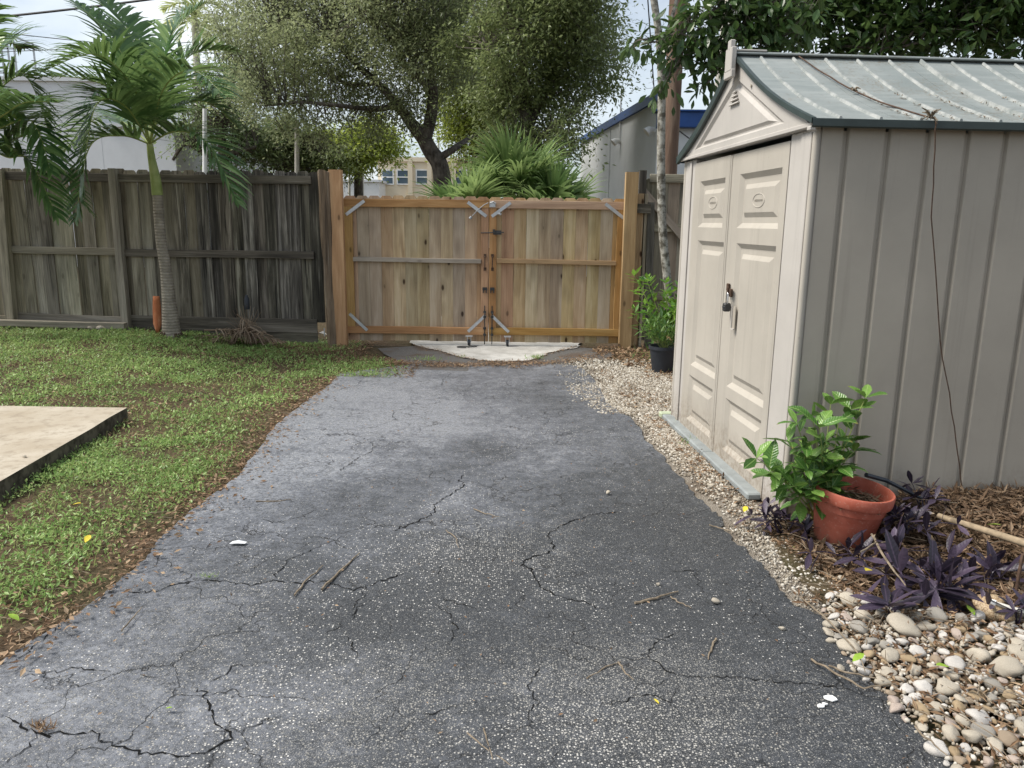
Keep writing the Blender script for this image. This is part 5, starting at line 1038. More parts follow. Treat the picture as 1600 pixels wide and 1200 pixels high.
leafy('broadleaf_tree', 'dark broad-leaved tree overhanging behind the shed roof', [([(7.4, 8.4, -.1), (7.2, 8.3, 1.5), (6.9, 8.2, 2.8), (6.3, 8.1, 3.8), (5.2, 8.0, 4.6)], [.22, .2, .17, .12, .05]), ([(6.9, 8.2, 2.8), q(1620, 0, 8.0), q(1540, 25, 7.8), q(1440, 65, 7.8), q(1370, 80, 8)], [.09, .05, .022, .014, .006]), ([(6.3, 8.1, 3.8), q(1450, -80, 8.2), q(1330, -40, 8.3), q(1240, -10, 8.3)], [.08, .05, .03, .01])],
 LB, 420, 62, .12, 'darkleaf', 12, (7.4, 8.4, 0), csize=.34, droop=.3, asp=.42, depth=1.0, tw=.006)
# hanging sprays of big leaves left of the shed gable (end of a bough of the same kind, its own tree off to the right)
SP = []
for (u, v, rp_) in [(1010, 50, 14), (1035, 60, 18), (1075, 60, 22), (1065, 95, 18), (1040, 125, 14), (1030, 145, 12), (1095, 30, 25), (1120, 60, 25), (1150, 30, 28), (1180, 20, 28), (1120, 100, 20), (1105, 135, 14), (1150, 80, 22), (1200, 40, 24), (1230, 60, 20), (1195, 70, 16), (1085, 5, 25), (1140, -10, 30), (1200, -10, 35), (1250, 10, 35), (1110, 150, 8), (1165, 45, 20), (990, 68, 8)]:
    p = Y(u, v, 6.7); SP.append((p.x, p.y, p.z, rp_*6.7/FOC))
leafy('broadleaf_bough_tree', 'large dark oval leaves on sprays hanging before the pole left of the shed roof', [([(6.6, 7.3, -.1), (6.5, 7.3, 2), (5.6, 7.2, 4.2), (4.0, 7.0, 4.6), q(1250, -60, 6.8), q(1180, 20, 6.7), q(1140, 70, 6.7), q(1105, 130, 6.7)], [.17, .15, .10, .05, .03, .016, .010, .004]), ([q(1180, 20, 6.7), q(1130, 10, 6.7), q(1080, 40, 6.7), q(1040, 65, 6.7), q(1000, 60, 6.7)], [.014, .010, .008, .005, .003]), ([q(1080, 40, 6.7), q(1068, 80, 6.7), q(1045, 120, 6.7), q(1032, 145, 6.7)], [.008, .006, .004, .003]), ([q(1180, 20, 6.7), q(1210, 50, 6.7), q(1240, 65, 6.7)], [.01, .006, .003])],
 SP, 170, 7, .115, 'darkleaf', 14, (6.6, 7.3, 0), csize=.16, droop=.7, asp=.40, depth=.8, tw=.003, flat=1.0, tmpl=(LEAF8, LEAF8F), single=298)
# ---- feather palms
def frond(P, ll, nl, parts, rach, seed, w=.035, droop=.55, vup=.35, rr=.012):
    g = np.random.default_rng(seed); P = [Vector(p) for p in P]; Q = []; K = 14
    for i in range(len(P)-1):
        p0, p1, p2, p3 = P[max(i-1, 0)], P[i], P[i+1], P[min(i+2, len(P)-1)]
        for j in range(K): t_ = j/K; Q.append(.5*((2*p1)+(p2-p0)*t_+(2*p0-5*p1+4*p2-p3)*t_*t_+(3*p1-p0-3*p2+p3)*t_**3))
    Q.append(P[-1]); rach.tube(Q, [rr*(1-.8*i/len(Q)) for i in range(len(Q))], 5); A = np.array([tuple(p) for p in Q]); n = len(A)
    for side in (-1, 1):
        f = np.linspace(.16, .99, nl)+g.normal(size=nl)*.004; fi = np.clip(f*(n-1), 0, n-1.001); i0 = fi.astype(int); fr_ = (fi-i0)[:, None]; B0 = A[i0]*(1-fr_)+A[i0+1]*fr_; T_ = norm(A[np.minimum(i0+1, n-1)]-A[i0])
        up = np.array([0, 0, 1.]); S_ = norm(np.cross(T_, up)+1e-4)*side; U_ = norm(np.cross(S_*side, T_))
        L_ = ll*np.clip(np.sin(np.pi*np.clip(f*.92+.10, 0, 1))**.55, .25, 1)*g.uniform(.85, 1.1, nl)
        D0 = norm(S_*.85+T_*(.35+.6*f[:, None])+U_*vup+g.normal(size=(nl, 3))*.09)
        segs = 4; pts = [B0]; d = D0
        for k in range(segs):
            pts.append(pts[-1]+d*(L_/segs)[:, None]); d = norm(d+np.array([0, 0, -droop*(.5+.35*k)*.6])+g.normal(size=(nl, 3))*.05)
        Wd = norm(np.cross(D0, U_)); ws_ = [w*.5, w, w*.9, w*.55, w*.06]; V = []
        for k in range(segs+1): V += [pts[k]-Wd*ws_[k]/2, pts[k]+Wd*ws_[k]/2]
        V = np.stack(V, 1).reshape(-1, 3); F_ = np.array([(2*k, 2*k+1, 2*k+3, 2*k+2) for k in range(segs)])[None]+(np.arange(nl)*(2*segs+2))[:, None, None]; parts.append((V, F_.reshape(-1, 4)))
def fpalm(name, lb, base, crown_pt, tr, fronds, ll, nl, mat='palmleaf', w=.035, rings=True, shaft=True, tmat=None, **kw):
    T = thing(name, lb, 'palm tree', base); O_ = Vector(base); 
    for i, fr_ in enumerate(fronds):
        parts = []; ra = MB(); frond([Vector(crown_pt)-O_]+[Vector(p)-O_ for p in fr_], ll, nl, parts, ra, i*7+1, w, **kw)
        V = []; F_ = []; b = 0
        for v, f in parts: V.append(v); F_.append(f+b); b += len(v)
        fo = ra.build('frond', M['shaft'], T, smooth=True); link('leaflets', npmesh('leaflets', np.concatenate(V), np.concatenate(F_)), M[mat], fo)['kind'] = 'stuff'
    return T
t = MT('green_crownshaft'); c = t.co(); M['shaft'] = t.fin(t.mix(t.rng(t.noise(c, 8, 4), .35, .65), (.20, .26, .06), (.34, .38, .14)), .5, .4)
t = MT('ringed_trunk'); c = t.co(); wv_ = t.n('TexWave', {'Vector': c, 'Scale': 9., 'Distortion': 1.5, 'Detail': 3., 'Detail Scale': 2.}, bands_direction='Z').outputs['Fac']; n1 = t.noise(c, 9, 5, .7)
col = t.mix(t.rng(n1, .3, .7), (.19, .165, .13), (.38, .335, .275)); col = t.mix(t.rng(wv_, .0, .25, .32, 0), col, (.07, .055, .04)); t.bump(t.math('ADD', wv_, n1), .5, .01); M['ringed'] = t.fin(col, .9, .2)
PB = Y(266, 508, YG-.35); pz = float(terr(np.array(PB.x), np.array(YG-.35))); PB.z = pz-.05; yA = YG-.35
CP = Y(234, 225, yA)
fA = lambda *pts: [Y(u, v, yA+d) for u, v, d in pts]
FR = [fA((215, 140, .1), (175, 60, .25), (118, 5, .4)), fA((228, 120, .4), (196, 40, .7), (150, -10, .9)), fA((246, 125, .3), (272, 50, .5), (318, 5, .7)), fA((262, 140, .1), (300, 85, .3), (365, 78, .4)), fA((205, 160, -.3), (140, 125, -.5), (45, 118, -.7)),
      fA((275, 170, .3), (325, 160, .5), (372, 200, .6)), fA((275, 205, -.3), (325, 225, -.5), (372, 318, -.6)), fA((190, 212, -.2), (140, 230, -.4), (118, 345, -.6)), fA((195, 165, -.6), (150, 165, -.9), (130, 270, -1.0)), fA((210, 140, -.5), (150, 85, -1.0), (70, 110, -1.3)), fA((255, 140, -.5), (300, 110, -.9), (352, 150, -1.2)), fA((190, 190, .6), (150, 185, 1.0), (95, 240, 1.3))]
pA = fpalm('palm_tree', 'young palm with a ringed grey trunk in front of the old fence', tuple(PB), tuple(CP), 0, FR, .55, 50, w=.041, droop=.36)
mb = MB(); TP = [Y(267, 506, yA), Y(264, 470, yA), Y(259, 420, yA), Y(251, 370, yA), Y(246, 303, yA)]; TP = [p-PB for p in TP]; TP[0].z = 0
limb(TP, [.115, .078, .064, .058, .055], mb, 16)
rr = random.Random(8)
mb.build('trunk', M['ringed'], pA, smooth=True)
mb = MB(); limb([Y(246, 305, yA)-PB, Y(243, 280, yA)-PB, Y(237, 248, yA)-PB, Y(234, 225, yA)-PB], [.062, .058, .043, .035], mb, 14); mb.build('crownshaft', M['shaft'], pA, smooth=True)
mb = MB(); 
for k in range(26):
    an = rr.uniform(0, 6.28); mb.tube([(.09*math.cos(an), .09*math.sin(an), .10), (.15*math.cos(an), .15*math.sin(an), rr.uniform(.0, .05))], [.012, .008], 5)
mb.build('roots', M['rust'], pA)
yB = YG-.9; PBB = Vector((Y(-60, 500, yB).x, yB, .12)); CPB = Y(-45, 215, yB); fB = lambda *pts: [Y(u, v, yB+d) for u, v, d in pts]
FRB = [fB((-10, 150, 0), (40, 120, .1), (75, 200, .2)), fB((0, 200, -.2), (50, 190, -.4), (80, 270, -.5)), fB((0, 230, .2), (60, 215, .3), (140, 330, .4)), fB((-20, 120, .2), (10, 70, .4), (35, 75, .6)), fB((-80, 120, 0), (-120, 90, 0), (-200, 160, 0)), fB((-60, 110, -.3), (-50, 50, -.6), (-20, 10, -.8)), fB((-90, 200, .2), (-140, 210, .3), (-190, 300, .4)), fB((5, 180, -.5), (40, 160, -.9), (90, 160, -1.2)), fB((10, 245, -.1), (45, 250, -.2), (90, 340, -.3))]
pB = fpalm('palm_tree', 'second palm at the left edge of the photo, only its fronds showing', tuple(PBB), tuple(CPB), 0, FRB, .55, 46, w=.040, droop=.40)
mb = MB(); limb([Vector((0, 0, 0)), Y(-52, 400, yB)-PBB, CPB-PBB], [.1, .07, .045], mb, 12); mb.build('trunk', M['ringed'], pB, smooth=True)
yC = 27; PC = Vector((Y(318, 300, yC).x, yC, 0)); CPC = Y(304, 30, yC); fC = lambda *pts: [Y(u, v, yC+d) for u, v, d in pts]
FRC = [fC((285, 5, 0), (255, 15, 0)), fC((290, 20, .3), (262, 45, .5)), fC((305, 0, 0), (300, -40, 0)), fC((322, 5, .2), (350, 15, .4)), fC((318, 25, -.3), (345, 50, -.5)), fC((295, 30, -.5), (280, 62, -.8)), fC((312, 35, .4), (322, 70, .6))]
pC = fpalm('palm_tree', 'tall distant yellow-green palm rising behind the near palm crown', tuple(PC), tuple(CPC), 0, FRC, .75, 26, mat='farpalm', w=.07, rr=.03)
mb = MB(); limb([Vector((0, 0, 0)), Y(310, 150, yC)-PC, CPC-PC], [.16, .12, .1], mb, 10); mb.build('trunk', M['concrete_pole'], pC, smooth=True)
# ---- fan palms behind the gate
def fanleaf(c0, d, rad, parts, g, nb=30):
    d = np.array(d, float); d /= np.linalg.norm(d); up = np.array([0, 0, 1.]); s = np.cross(d, up); s /= np.linalg.norm(s); n_ = np.cross(s, d)
    an = np.linspace(-1.9, 1.9, nb)+g.normal(size=nb)*.03; D0 = np.cos(an)[:, None]*d+np.sin(an)[:, None]*s+n_*(.25*np.cos(an*1.5)[:, None]); D0 = norm(D0); L_ = rad*(1-.22*np.abs(an)/1.9)*g.uniform(.85, 1.1, nb)
    pts = [np.tile(np.array(c0, float), (nb, 1))]; dd = D0
    for k in range(4): pts.append(pts[-1]+dd*(L_/4)[:, None]); dd = norm(dd+np.array([0, 0, -.06-.13*k])+g.normal(size=(nb, 3))*.03)
    Wd = norm(np.cross(D0, n_)); ws_ = [.012, .032, .034, .018, .002]; V = []
    for k in range(5): V += [pts[k]-Wd*ws_[k]*rad, pts[k]+Wd*ws_[k]*rad]
    parts.append((np.stack(V, 1).reshape(-1, 3), (np.array([(2*k, 2*k+1, 2*k+3, 2*k+2) for k in range(4)])[None]+(np.arange(nb)*10)[:, None, None]).reshape(-1, 4)))
def fanpalm(lb, u, y, h, n, rad, seed, spread=.75):
    g = np.random.default_rng(seed); b = Y(u, 300, y); T = thing('fan_palm', lb, 'palm', (b.x, y, 0)); mb = MB(); mb.tube([(0, 0, -.1), (0, 0, h*.5), (.03, 0, h)], [.16, .15, .13], 10); mb.build('trunk', M['bark'], T, smooth=True)
    for i in range(n):
        az = 6.283*i/n*2.4+g.uniform(-.3, .3); el = g.uniform(-.25, 1.35); D = np.array([math.cos(az)*math.cos(el), math.sin(az)*math.cos(el), math.sin(el)]); pl_ = g.uniform(.45, .8)*spread; c0 = np.array([0, 0, h])+D*pl_+np.array([0, 0, -.05*pl_])
        parts = []; fanleaf(c0, D+np.array([0, 0, -.25]), rad*g.uniform(.85, 1.15), parts, g); lf = link('fan_leaf', npmesh('fan_leaf', *parts[0]), M['fan'], T)
        s_ = MB(); s_.tube([(0, 0, h), tuple(c0)], [.016, .01], 5); s_.build('leaf_stalk', M['shaft'], lf)
fanpalm('spiky fan palm right behind the middle of the gate, tallest of the clump', 806, 12.6, 1.85, 28, .80, 1)
fanpalm('fan palm behind the left gate leaf, its blades spilling over the pickets', 722, 12.0, 1.50, 24, .74, 2, .7)
fanpalm('low fan palm reaching towards the grey building wall', 872, 12.2, 1.45, 22, .72, 3)
# ================================================================== pots, plants and small things
LMESH = {}
def spray(T, name, mat, tips, base, ls, asp, nl, seed, stemr=.004, curl=.3, tmpl=(LEAF8, LEAF8F), stemmat='shaft', single=False):
    """stems from base to each tip with leaves along them; leaves are one mesh per stem"""
    g = np.random.default_rng(seed)
    for ti in tips:
        b = np.array(base, float)+g.normal(size=3)*.012; t_ = np.array(ti, float); mid = (b+t_)/2+g.normal(size=3)*.03+np.array([0, 0, .05]); st = MB()
        Q = [b*(1-s)**2+2*mid*s*(1-s)+t_*s*s for s in np.linspace(0, 1, 7)]; st.tube(Q, [stemr*(1-.6*k/6) for k in range(7)], 5); so = st.build('stem', M[stemmat], T, smooth=True)
        f = np.concatenate([np.linspace(.42, 1, nl), np.full(3, 1.0)]); P = np.array([Q[0]*(1-s)**2+2*mid*s*(1-s)+t_*s*s if False else b*(1-s)**2+2*mid*s*(1-s)+t_*s*s for s in f]); d = norm(np.tile(t_-b, (len(f), 1)))
        az = np.arange(len(f))*2.4+g.uniform(0, 6); x = norm(np.cross(d, [0, 0, 1.])+1e-3); y_ = np.cross(d, x); D = norm(d*.45+x*np.cos(az)[:, None]+y_*np.sin(az)[:, None]+np.array([0, 0, curl])); N_ = np.tile([0, 0, 1.], (len(f), 1))+g.normal(size=(len(f), 3))*.25+(-D*.2)
        s_ = ls*g.uniform(.65, 1.15, len(f)); 
        if single:
            if (mat, asp) not in LMESH: LMESH[(mat, asp)] = [npmesh('leaf', tmpl[0]*np.array([asp, 1, asp])+np.array([[0, 0, z_]])*(tmpl[0][:, 1:2]**2), tmpl[1], True) for z_ in (-.25, -.1, .06)]
            X = norm(np.cross(D, N_)); Z = np.cross(X, D)
            for i in range(len(P)):
                q_ = link('leaf', LMESH[(mat, asp)][i % 3], M['big'+mat], so); q_.matrix_local = Matrix.Translation(P[i]) @ Matrix(np.stack([X[i], D[i], Z[i]], 1).tolist()).to_4x4() @ Matrix.Scale(s_[i], 4)
        else:
            V, F_ = inst(tmpl[0], tmpl[1], P, D, N_, s_*asp, s_); link('leaf_spray', npmesh('leaf_spray', V, F_, True), M[mat], so)['kind'] = 'stuff'
# terracotta pot
tp = G(1326, 838, .03); pr = .158
pot = thing('terracotta_pot', 'tilted terracotta plastic pot of dry mulch beside the shed corner', 'plant pot', (tp.x-.03, tp.y+.015, .0)); pot.rotation_euler = (.05, .09, 0); pot.scale = (1.13, 1.13, 1.1)
mb = MB(); mb.lathe([(.0, .0), (.108, .0), (.113, .01), (.148, .205), (.151, .206), (.163, .208), (.166, .214), (.168, .252), (.165, .258), (.157, .258), (.154, .25), (.150, .205), (.146, .17)], 48); mb.build('pot_wall', M['terracotta'], pot, smooth=True)
mb = MB(); mb.lathe([(.0, .198), (.08, .195), (.147, .188)], 24); mb.build('potting_soil', M['soil'], pot)
m = 420; an = rng.uniform(0, 6.28, m); rd = .142*np.sqrt(rng.random(m)); P = np.stack([rd*np.cos(an), rd*np.sin(an), .198+rng.random(m)*.014], 1); s_ = .036*rng.uniform(.5, 1.3, m); V, F_ = inst(LEAF4, LEAF4F, P, rdir(m, 0, .35), np.tile([0, 0, 1.], (m, 1))+rng.normal(size=(m, 3))*.4, s_*.25, s_); o = link('mulch_filling', npmesh('mulch_filling', V, F_), M['mulch'], pot)
# green plant growing behind the pot
gp_ = sh(.10, -.16, .05); gpl = thing('leafy_plant', 'bright green glossy-leaved plant growing between the shed corner and terracotta pot', 'plant', tuple(gp_))
def rel(u, v, ly): # point on a plane parallel to the shed side wall, ly in front of it
    d = ray(u, v); n_ = Vector((-math.sin(SHED_RZ), math.cos(SHED_RZ), 0)); p0 = sh(0, ly, 0); t_ = (p0-Vector((0, 0, EYE))).dot(n_)/d.dot(n_); return Vector((0, 0, EYE))+d*t_
tips = [rel(u, v, ly)-gp_ for u, v, ly in [(1352, 622, -.20), (1330, 640, -.12), (1298, 632, -.16), (1268, 650, -.20), (1245, 662, -.26), (1232, 690, -.28), (1182, 716, -.36), (1204, 738, -.30), (1258, 700, -.30), (1290, 690, -.26), (1318, 690, -.15), (1335, 705, -.14), (1262, 735, -.34), (1284, 740, -.28), (1300, 735, -.2), (1240, 760, -.36), (1268, 765, -.34), (1310, 660, -.22), (1280, 668, -.3), (1250, 775, -.3), (1285, 775, -.25), (1300, 760, -.3), (1225, 745, -.3), (1270, 715, -.2), (1310, 730, -.3)]]
spray(gpl, 'leaf', 'shrub', tips, (0, 0, 0), .118, .44, 7, 5, .0045, .2, single=True)
# black pot by the right fence
bp = G(1033, 582); bpt = thing('black_pot', 'black plastic nursery pot with leafy plants by the far shed corner', 'plant pot', (bp.x+.03, bp.y+.05, 0))
mb = MB(); mb.lathe([(0, 0), (.115, 0), (.15, .24), (.162, .242), (.162, .275), (.148, .275), (.142, .24), (.14, .22), (.0, .215)], 32); mb.build('pot_wall', M['blackpot'], bpt, smooth=True)
pp = thing('potted_plant', 'small-leaved green plant growing out of the black pot', 'plant', (bp.x+.03, bp.y+.05, .22)); g = np.random.default_rng(3)
spray(pp, 'leaf', 'potplant', [(g.uniform(-.24, .2), g.uniform(-.16, .12), g.uniform(.08, .36)) for _ in range(36)], (0, 0, 0), .075, .30, 8, 6, .003, .3, (LEAF4, LEAF4F))
sbp = Vector((bp.x+.20, bp.y+.55, 0)); sb = thing('leafy_shrub', 'bushy green shrub behind the black pot at the foot of the slim trunk', 'shrub', tuple(sbp))
spray(sb, 'leaf', 'shrub', [(g.uniform(-.42, .40), g.uniform(-.25, .25), g.uniform(.28, .95)) for _ in range(60)], (0, 0, .1), .13, .36, 9, 7, .005, .15, (LEAF4, LEAF4F))
spray(sb, 'leaf', 'potplant', [(g.uniform(-.45, .35), g.uniform(-.3, .1), g.uniform(.1, .6)) for _ in range(36)], (0, 0, .05), .13, .2, 8, 8, .004, .1, (LEAF4, LEAF4F))
cp = Vector((bp.x+.24, bp.y+.30, 0)); cpt = thing('clay_pot', 'brown clay pot half hidden between the black pot and the shed', 'plant pot', tuple(cp)); mb = MB(); mb.lathe([(0, 0), (.09, 0), (.13, .30), (.145, .302), (.145, .34), (.13, .34), (.12, .30), (0, .29)], 24); M['clay'] = plain('weathered_clay', (.30, .17, .11), .85, .2, .2, 8); mb.build('pot_wall', M['clay'], cpt, smooth=True)
# purple heart plants
def purple(lb, u, v, n, ls, seed, z0=None, hmax=.16, spread=.16):
    p = G(u, v, 0); z = float(bedz(p.x, p.y)); p = G(u, v, z); T = thing('purple_plant', lb, 'plant', (p.x, p.y, z)); g = np.random.default_rng(seed)
    tips = [(g.normal()*spread, g.normal()*spread*.7, g.uniform(.03, hmax)) for _ in range(n)]
    spray(T, 'leaf', 'purple', tips, (0, 0, 0), ls, .27, 3, seed, .004, .0, stemmat='purple', single=True)
purple('purple-leaved plant sprouting at the bottom of the shed corner', 1215, 832, 8, .10, 1, hmax=.12, spread=.09)
purple('purple-leaved sprig climbing the shed corner beside the green plant', 1232, 790, 4, .10, 2, hmax=.30, spread=.05)
purple('purple-leaved plant in front of the terracotta pot', 1345, 884, 8, .12, 3, hmax=.08, spread=.12)
purple('purple-leaved plant crowding the right side of the terracotta pot', 1412, 835, 8, .11, 4, hmax=.10, spread=.08)
purple('largest purple-leaved clump with long pointed leaves above the pebbles', 1475, 925, 14, .165, 5, hmax=.13, spread=.15)
purple('purple-leaved stems spreading right of the largest clump', 1540, 918, 5, .14, 6, hmax=.08, spread=.08)
purple('five-leaved purple sprig lying on the pebbles', 1392, 966, 2, .14, 7, hmax=.06, spread=.03)
purple('dark purple growth along the shed wall behind the stick', 1505, 792, 7, .10, 8, hmax=.14, spread=.08)
purple('purple shoots at the wall just right of the terracotta pot rim', 1445, 800, 6, .10, 9, hmax=.10, spread=.08)
purple('purple leaf tuft at the right edge beside the capped pipe', 1590, 975, 4, .11, 11, hmax=.06, spread=.05)
purple('small purple sprig right of the shed corner on the mulch', 1262, 838, 3, .09, 12, hmax=.05, spread=.05)
# sticks, pipes
def rod(name, lb, cat, pts, rad, mat, n=10, seed=0, wig=0.0):
    P = [Vector(p) for p in pts]; o = P[0].copy(); mb = MB(); Q = wiggle(P, 4, wig, seed) if wig else P; R_ = rad if hasattr(rad, '__len__') else [rad]*len(Q)
    if len(R_) != len(Q): R_ = list(np.interp(np.linspace(0, 1, len(Q)), np.linspace(0, 1, len(R_)), R_))
    mb.tube([q-o for q in Q], R_, n); return tag(mb.build(name, mat, None, o, smooth=True), lb, cat)
rod('wooden_pole', 'pale round wooden stick lying across the mulch to the right edge', 'stick', [G(1466, 806, .17), G(1530, 826, .175), G(1640, 862, .18)], [.014, .0155, .017], M['stick'], 10, 3, .0015)
pp_ = thing('plastic_pipe', 'grey plastic pipe with a white cap beside the large brown stone', 'pipe', tuple(G(1550, 941, .06))); o0 = pp_.location
mb = MB(); mb.tube([G(1553, 942, .062)-o0, G(1640, 968, .055)-o0], .0085, 10); mb.build('pipe_tube', M['pvc'], pp_, smooth=True)
mb = MB(); mb.tube([G(1546, 940, .063)-o0, G(1556, 943, .062)-o0], .0125, 12); mb.build('end_cap', M['white'], pp_, smooth=True)
dk = rod('plastic_strip', 'black plastic strip resting on the terracotta pot rim', 'strip', [Vector((tp.x+.10, tp.y+.10, .31)), Vector((tp.x+.22, tp.y+.14, .27)), Vector((tp.x+.42, tp.y+.16, .17))], [.013, .012, .008], M['blackpot'], 6)
rod('rusty_stake', 'rusty curved metal stake standing at the right edge of the mulch', 'stake', [G(1587, 930, .03), G(1587, 930, .03)+Vector((0, 0, .10)), G(1587, 930, .03)+Vector((.01, .01, .17)), G(1587, 930, .03)+Vector((.05, .02, .20))], .007, M['rust'], 7)
# twigs: each traced one is a thing
TW = [([(460, 930), (480, 905), (505, 883)], .0045, 'forked grey twig on the asphalt, left of a parallel one'), ([(503, 921), (530, 893), (562, 864)], .0055, 'long straight grey twig crossing the central crack'),
 ([(992, 942), (1025, 935), (1060, 924)], .0055, 'dark brown twig on the asphalt near the small round cream pebble'), ([(1048, 932), (1062, 942), (1080, 950)], .003, 'thin pale twig just right of the dark brown twig'), ([(1119, 998), (1112, 1012), (1107, 1030)], .0045, 'short knobbly pale twig left of the pebble bed'),
 ([(190, 986), (205, 968), (222, 948)], .003, 'hooked thin twig on the left side of the asphalt'), ([(917, 1060), (940, 1046), (970, 1034)], .003, 'thin curved twig in the pale worn patch near the bottom'), ([(966, 1034), (975, 1048), (990, 1062)], .003, 'short twig branching below the curved twig in the worn patch'),
 ([(730, 1145), (760, 1170), (800, 1198)], .0025, 'straw-like twig at the bottom centre edge'), ([(756, 1138), (762, 1160), (770, 1188)], .0025, 'second straw-like twig crossing the first at the bottom centre'), ([(740, 795), (760, 803), (780, 807)], .003, 'small forked twig near the centre of the driveway'),
 ([(697, 828), (712, 840), (717, 856)], .0025, 'curved hair-thin twig below the centre of the driveway'), ([(1108, 820), (1130, 826), (1146, 832)], .0035, 'pale twig on the dark sealed asphalt by the gravel edge'), ([(1250, 932), (1300, 975), (1340, 1020), (1352, 1050)], .0035, 'long reddish twig along the left edge of the pebble bed'),
 ([(1268, 1030), (1310, 1055), (1350, 1076), (1400, 1068)], .004, 'long thin twig reaching from the pebbles onto the asphalt'), ([(1295, 1040), (1330, 1052), (1370, 1060)], .0035, 'twig above the long one at the drive edge'), ([(1430, 1135), (1445, 1152), (1480, 1180)], .0035, 'twig at the bottom end of the pebble bed'),
 ([(400, 783), (430, 783), (455, 780)], .003, 'faint twig lying at the left edge of the drive beside the lawn'), ([(1362, 835), (1385, 875), (1415, 915)], .0055, 'dark stem leaning over the purple plants before the terracotta pot'), ([(1345, 862), (1370, 848), (1395, 845)], .004, 'pale bent twig in front of the terracotta pot')]
for i, (pl, rd, lb) in enumerate(TW):
    P = []
    for k, (u, v) in enumerate(pl):
        z = .006
        if u > 1290: z = .045 if v > 920 else .16
        P.append(G(u, v, z))
    rod('twig', lb, 'twig', P, [rd, rd*.9, rd*.45], M['twig'], 6, i+1, .0035)
# unnamed mass of fine twigs in the bed and pebbles
mb = MB(); r = random.Random(31)
for k in range(170):
    if k < 90: x = r.uniform(1.35, 2.7); y = r.uniform(2.7, 3.8); 
    else: x = r.uniform(1.15, 2.4); y = r.uniform(1.5, 2.8)
    if x < right_edge_x(y)+.02: continue
    z = float(bedz(x, y))+r.uniform(.025, .045); a = r.uniform(0, 3.14); L_ = r.uniform(.06, .22); c0 = Vector((x, y, z)); d = Vector((math.cos(a), math.sin(a), r.uniform(-.06, .1)))*L_
    mb.tube([c0, c0+d*.5+Vector((r.uniform(-.012, .012), r.uniform(-.012, .012), .004)), c0+d], [.0022, .0018, .001], 4, False)
for k in range(60):
    y = r.uniform(2, 7); x = float(left_edge_x(y))-abs(r.gauss(0, .2)); a = r.uniform(0, 3.14); L_ = r.uniform(.04, .15); c0 = Vector((x, y, .008)); mb.tube([c0, c0+Vector((math.cos(a), math.sin(a), .02))*L_], [.002, .001], 4, False)
mb.build('fine_twigs', M['twig'], kind='stuff')
# litter specks on the asphalt: dry bits
parts = []; m = 420; y = rng.uniform(1.6, 8.3, m); x = left_edge_x(y)+(right_edge_x(y)-left_edge_x(y))*rng.random(m); parts.append(litter(x, y, np.full(m, .012), .014, .4, .1)); m = 500; y = rng.uniform(1.6, 7.0, m); x = left_edge_x(y)+np.abs(rng.normal(size=m))*.10; parts.append(litter(x, y, np.full(m, .011), .028, .35, .15))
emit('dry_debris', parts, M['litter'])
# single leaves
t_leaf = [(110, 790, 'yellowleaf', 'yellow fallen leaf on the ground cover in the left middle'), (133, 848, 'yellowleaf', 'larger yellow leaf low on the lawn at the left'), (1484, 1042, 'greenleafmat', 'yellow-green leaf standing among the white pebbles'), (1375, 928, 'greenleafmat', 'narrow yellow-green leaf on the mulch above the pebble bed'), (1332, 1034, 'greenleafmat', 'small olive leaf at the edge of the pebbles'),
 (1030, 1100, 'yellowleaf', 'small yellow-green bud on the asphalt crack at the bottom'), (1361, 890, 'yellowleaf', 'yellow leaf among purple leaves before the terracotta pot'), (1541, 820, 'greenleafmat', 'green leaf on the mulch beside the wooden stick'), (1162, 800, 'yellowleaf', 'pale yellow leaf on the gravel by the shed sill'), (30, 970, 'greenleafmat', 'broad green leaf on brown litter at the lower left'), (1240, 854, 'greenleafmat', 'small green seedling leaf on the mulch near the shed corner'), (258, 1107, 'greenleafmat', 'tiny green bit on the asphalt at the lower left'), (1523, 962, 'greenleafmat', 'small green leaf on the pebbles beside the large brown stone')]
for i, (u, v, mt, lb) in enumerate(t_leaf):
    z = .03 if u < 500 else (.04 if u > 1290 else .008); 
    if u in (1541, 1361): z = .15
    if u in (1030, 258): z = .008
    p = G(u, v, z); g = np.random.default_rng(i); s_ = .060 if u not in (1030, 258, 1240) else .025; V, F_ = inst(LEAF8, LEAF8F, np.zeros((1, 3)), [[math.cos(i*1.7), math.sin(i*1.7), .3]], [[.2, .1, 1.]], np.array([s_*.5]), np.array([s_]))
    tag(link('fallen_leaf', npmesh('fallen_leaf', V, F_, True), M[mt], None, p), lb, 'leaf')
p = G(371, 848, .008); mb = MB(); vs = [(-.035, -.012, 0), (.005, -.016, .004), (.038, -.010, 0), (.042, .012, 0), (0, .016, .007), (-.03, .014, 0)]; mb.add(vs, [(0, 1, 4, 5), (1, 2, 3, 4)]); o = mb.build('paper_scrap', M['paper'], None, p); tag(o, 'pale flat scrap of paper on the left side of the driveway', 'paper')
mb = MB()
for (u, v, s) in ((1297, 1091, .020), (1283, 1103, .012), (1288, 1100, .009)):
    c0 = G(u, v, .008); r = random.Random(u); pts = [(c0.x+s*(1+r.uniform(-.35, .35))*math.cos(a), c0.y+s*.7*(1+r.uniform(-.35, .35))*math.sin(a)) for a in np.linspace(0, 5.6, 8)]; mb.prism(pts, .006, .010)
tag(mb.build('paint_drop', M['white']), 'white paint flakes on the asphalt left of the pebble bed', 'paint flakes')
p = G(1042, 652, 0); mb = MB(); mb.box((0, 0, .022), (.18, .07, .044)); o = mb.build('wood_offcut', M['greenwood'], None, (p.x+.03, p.y, 0), (0, 0, .08), bevel=.008); tag(o, 'pale green block lying at the far end of the shed sill', 'block')
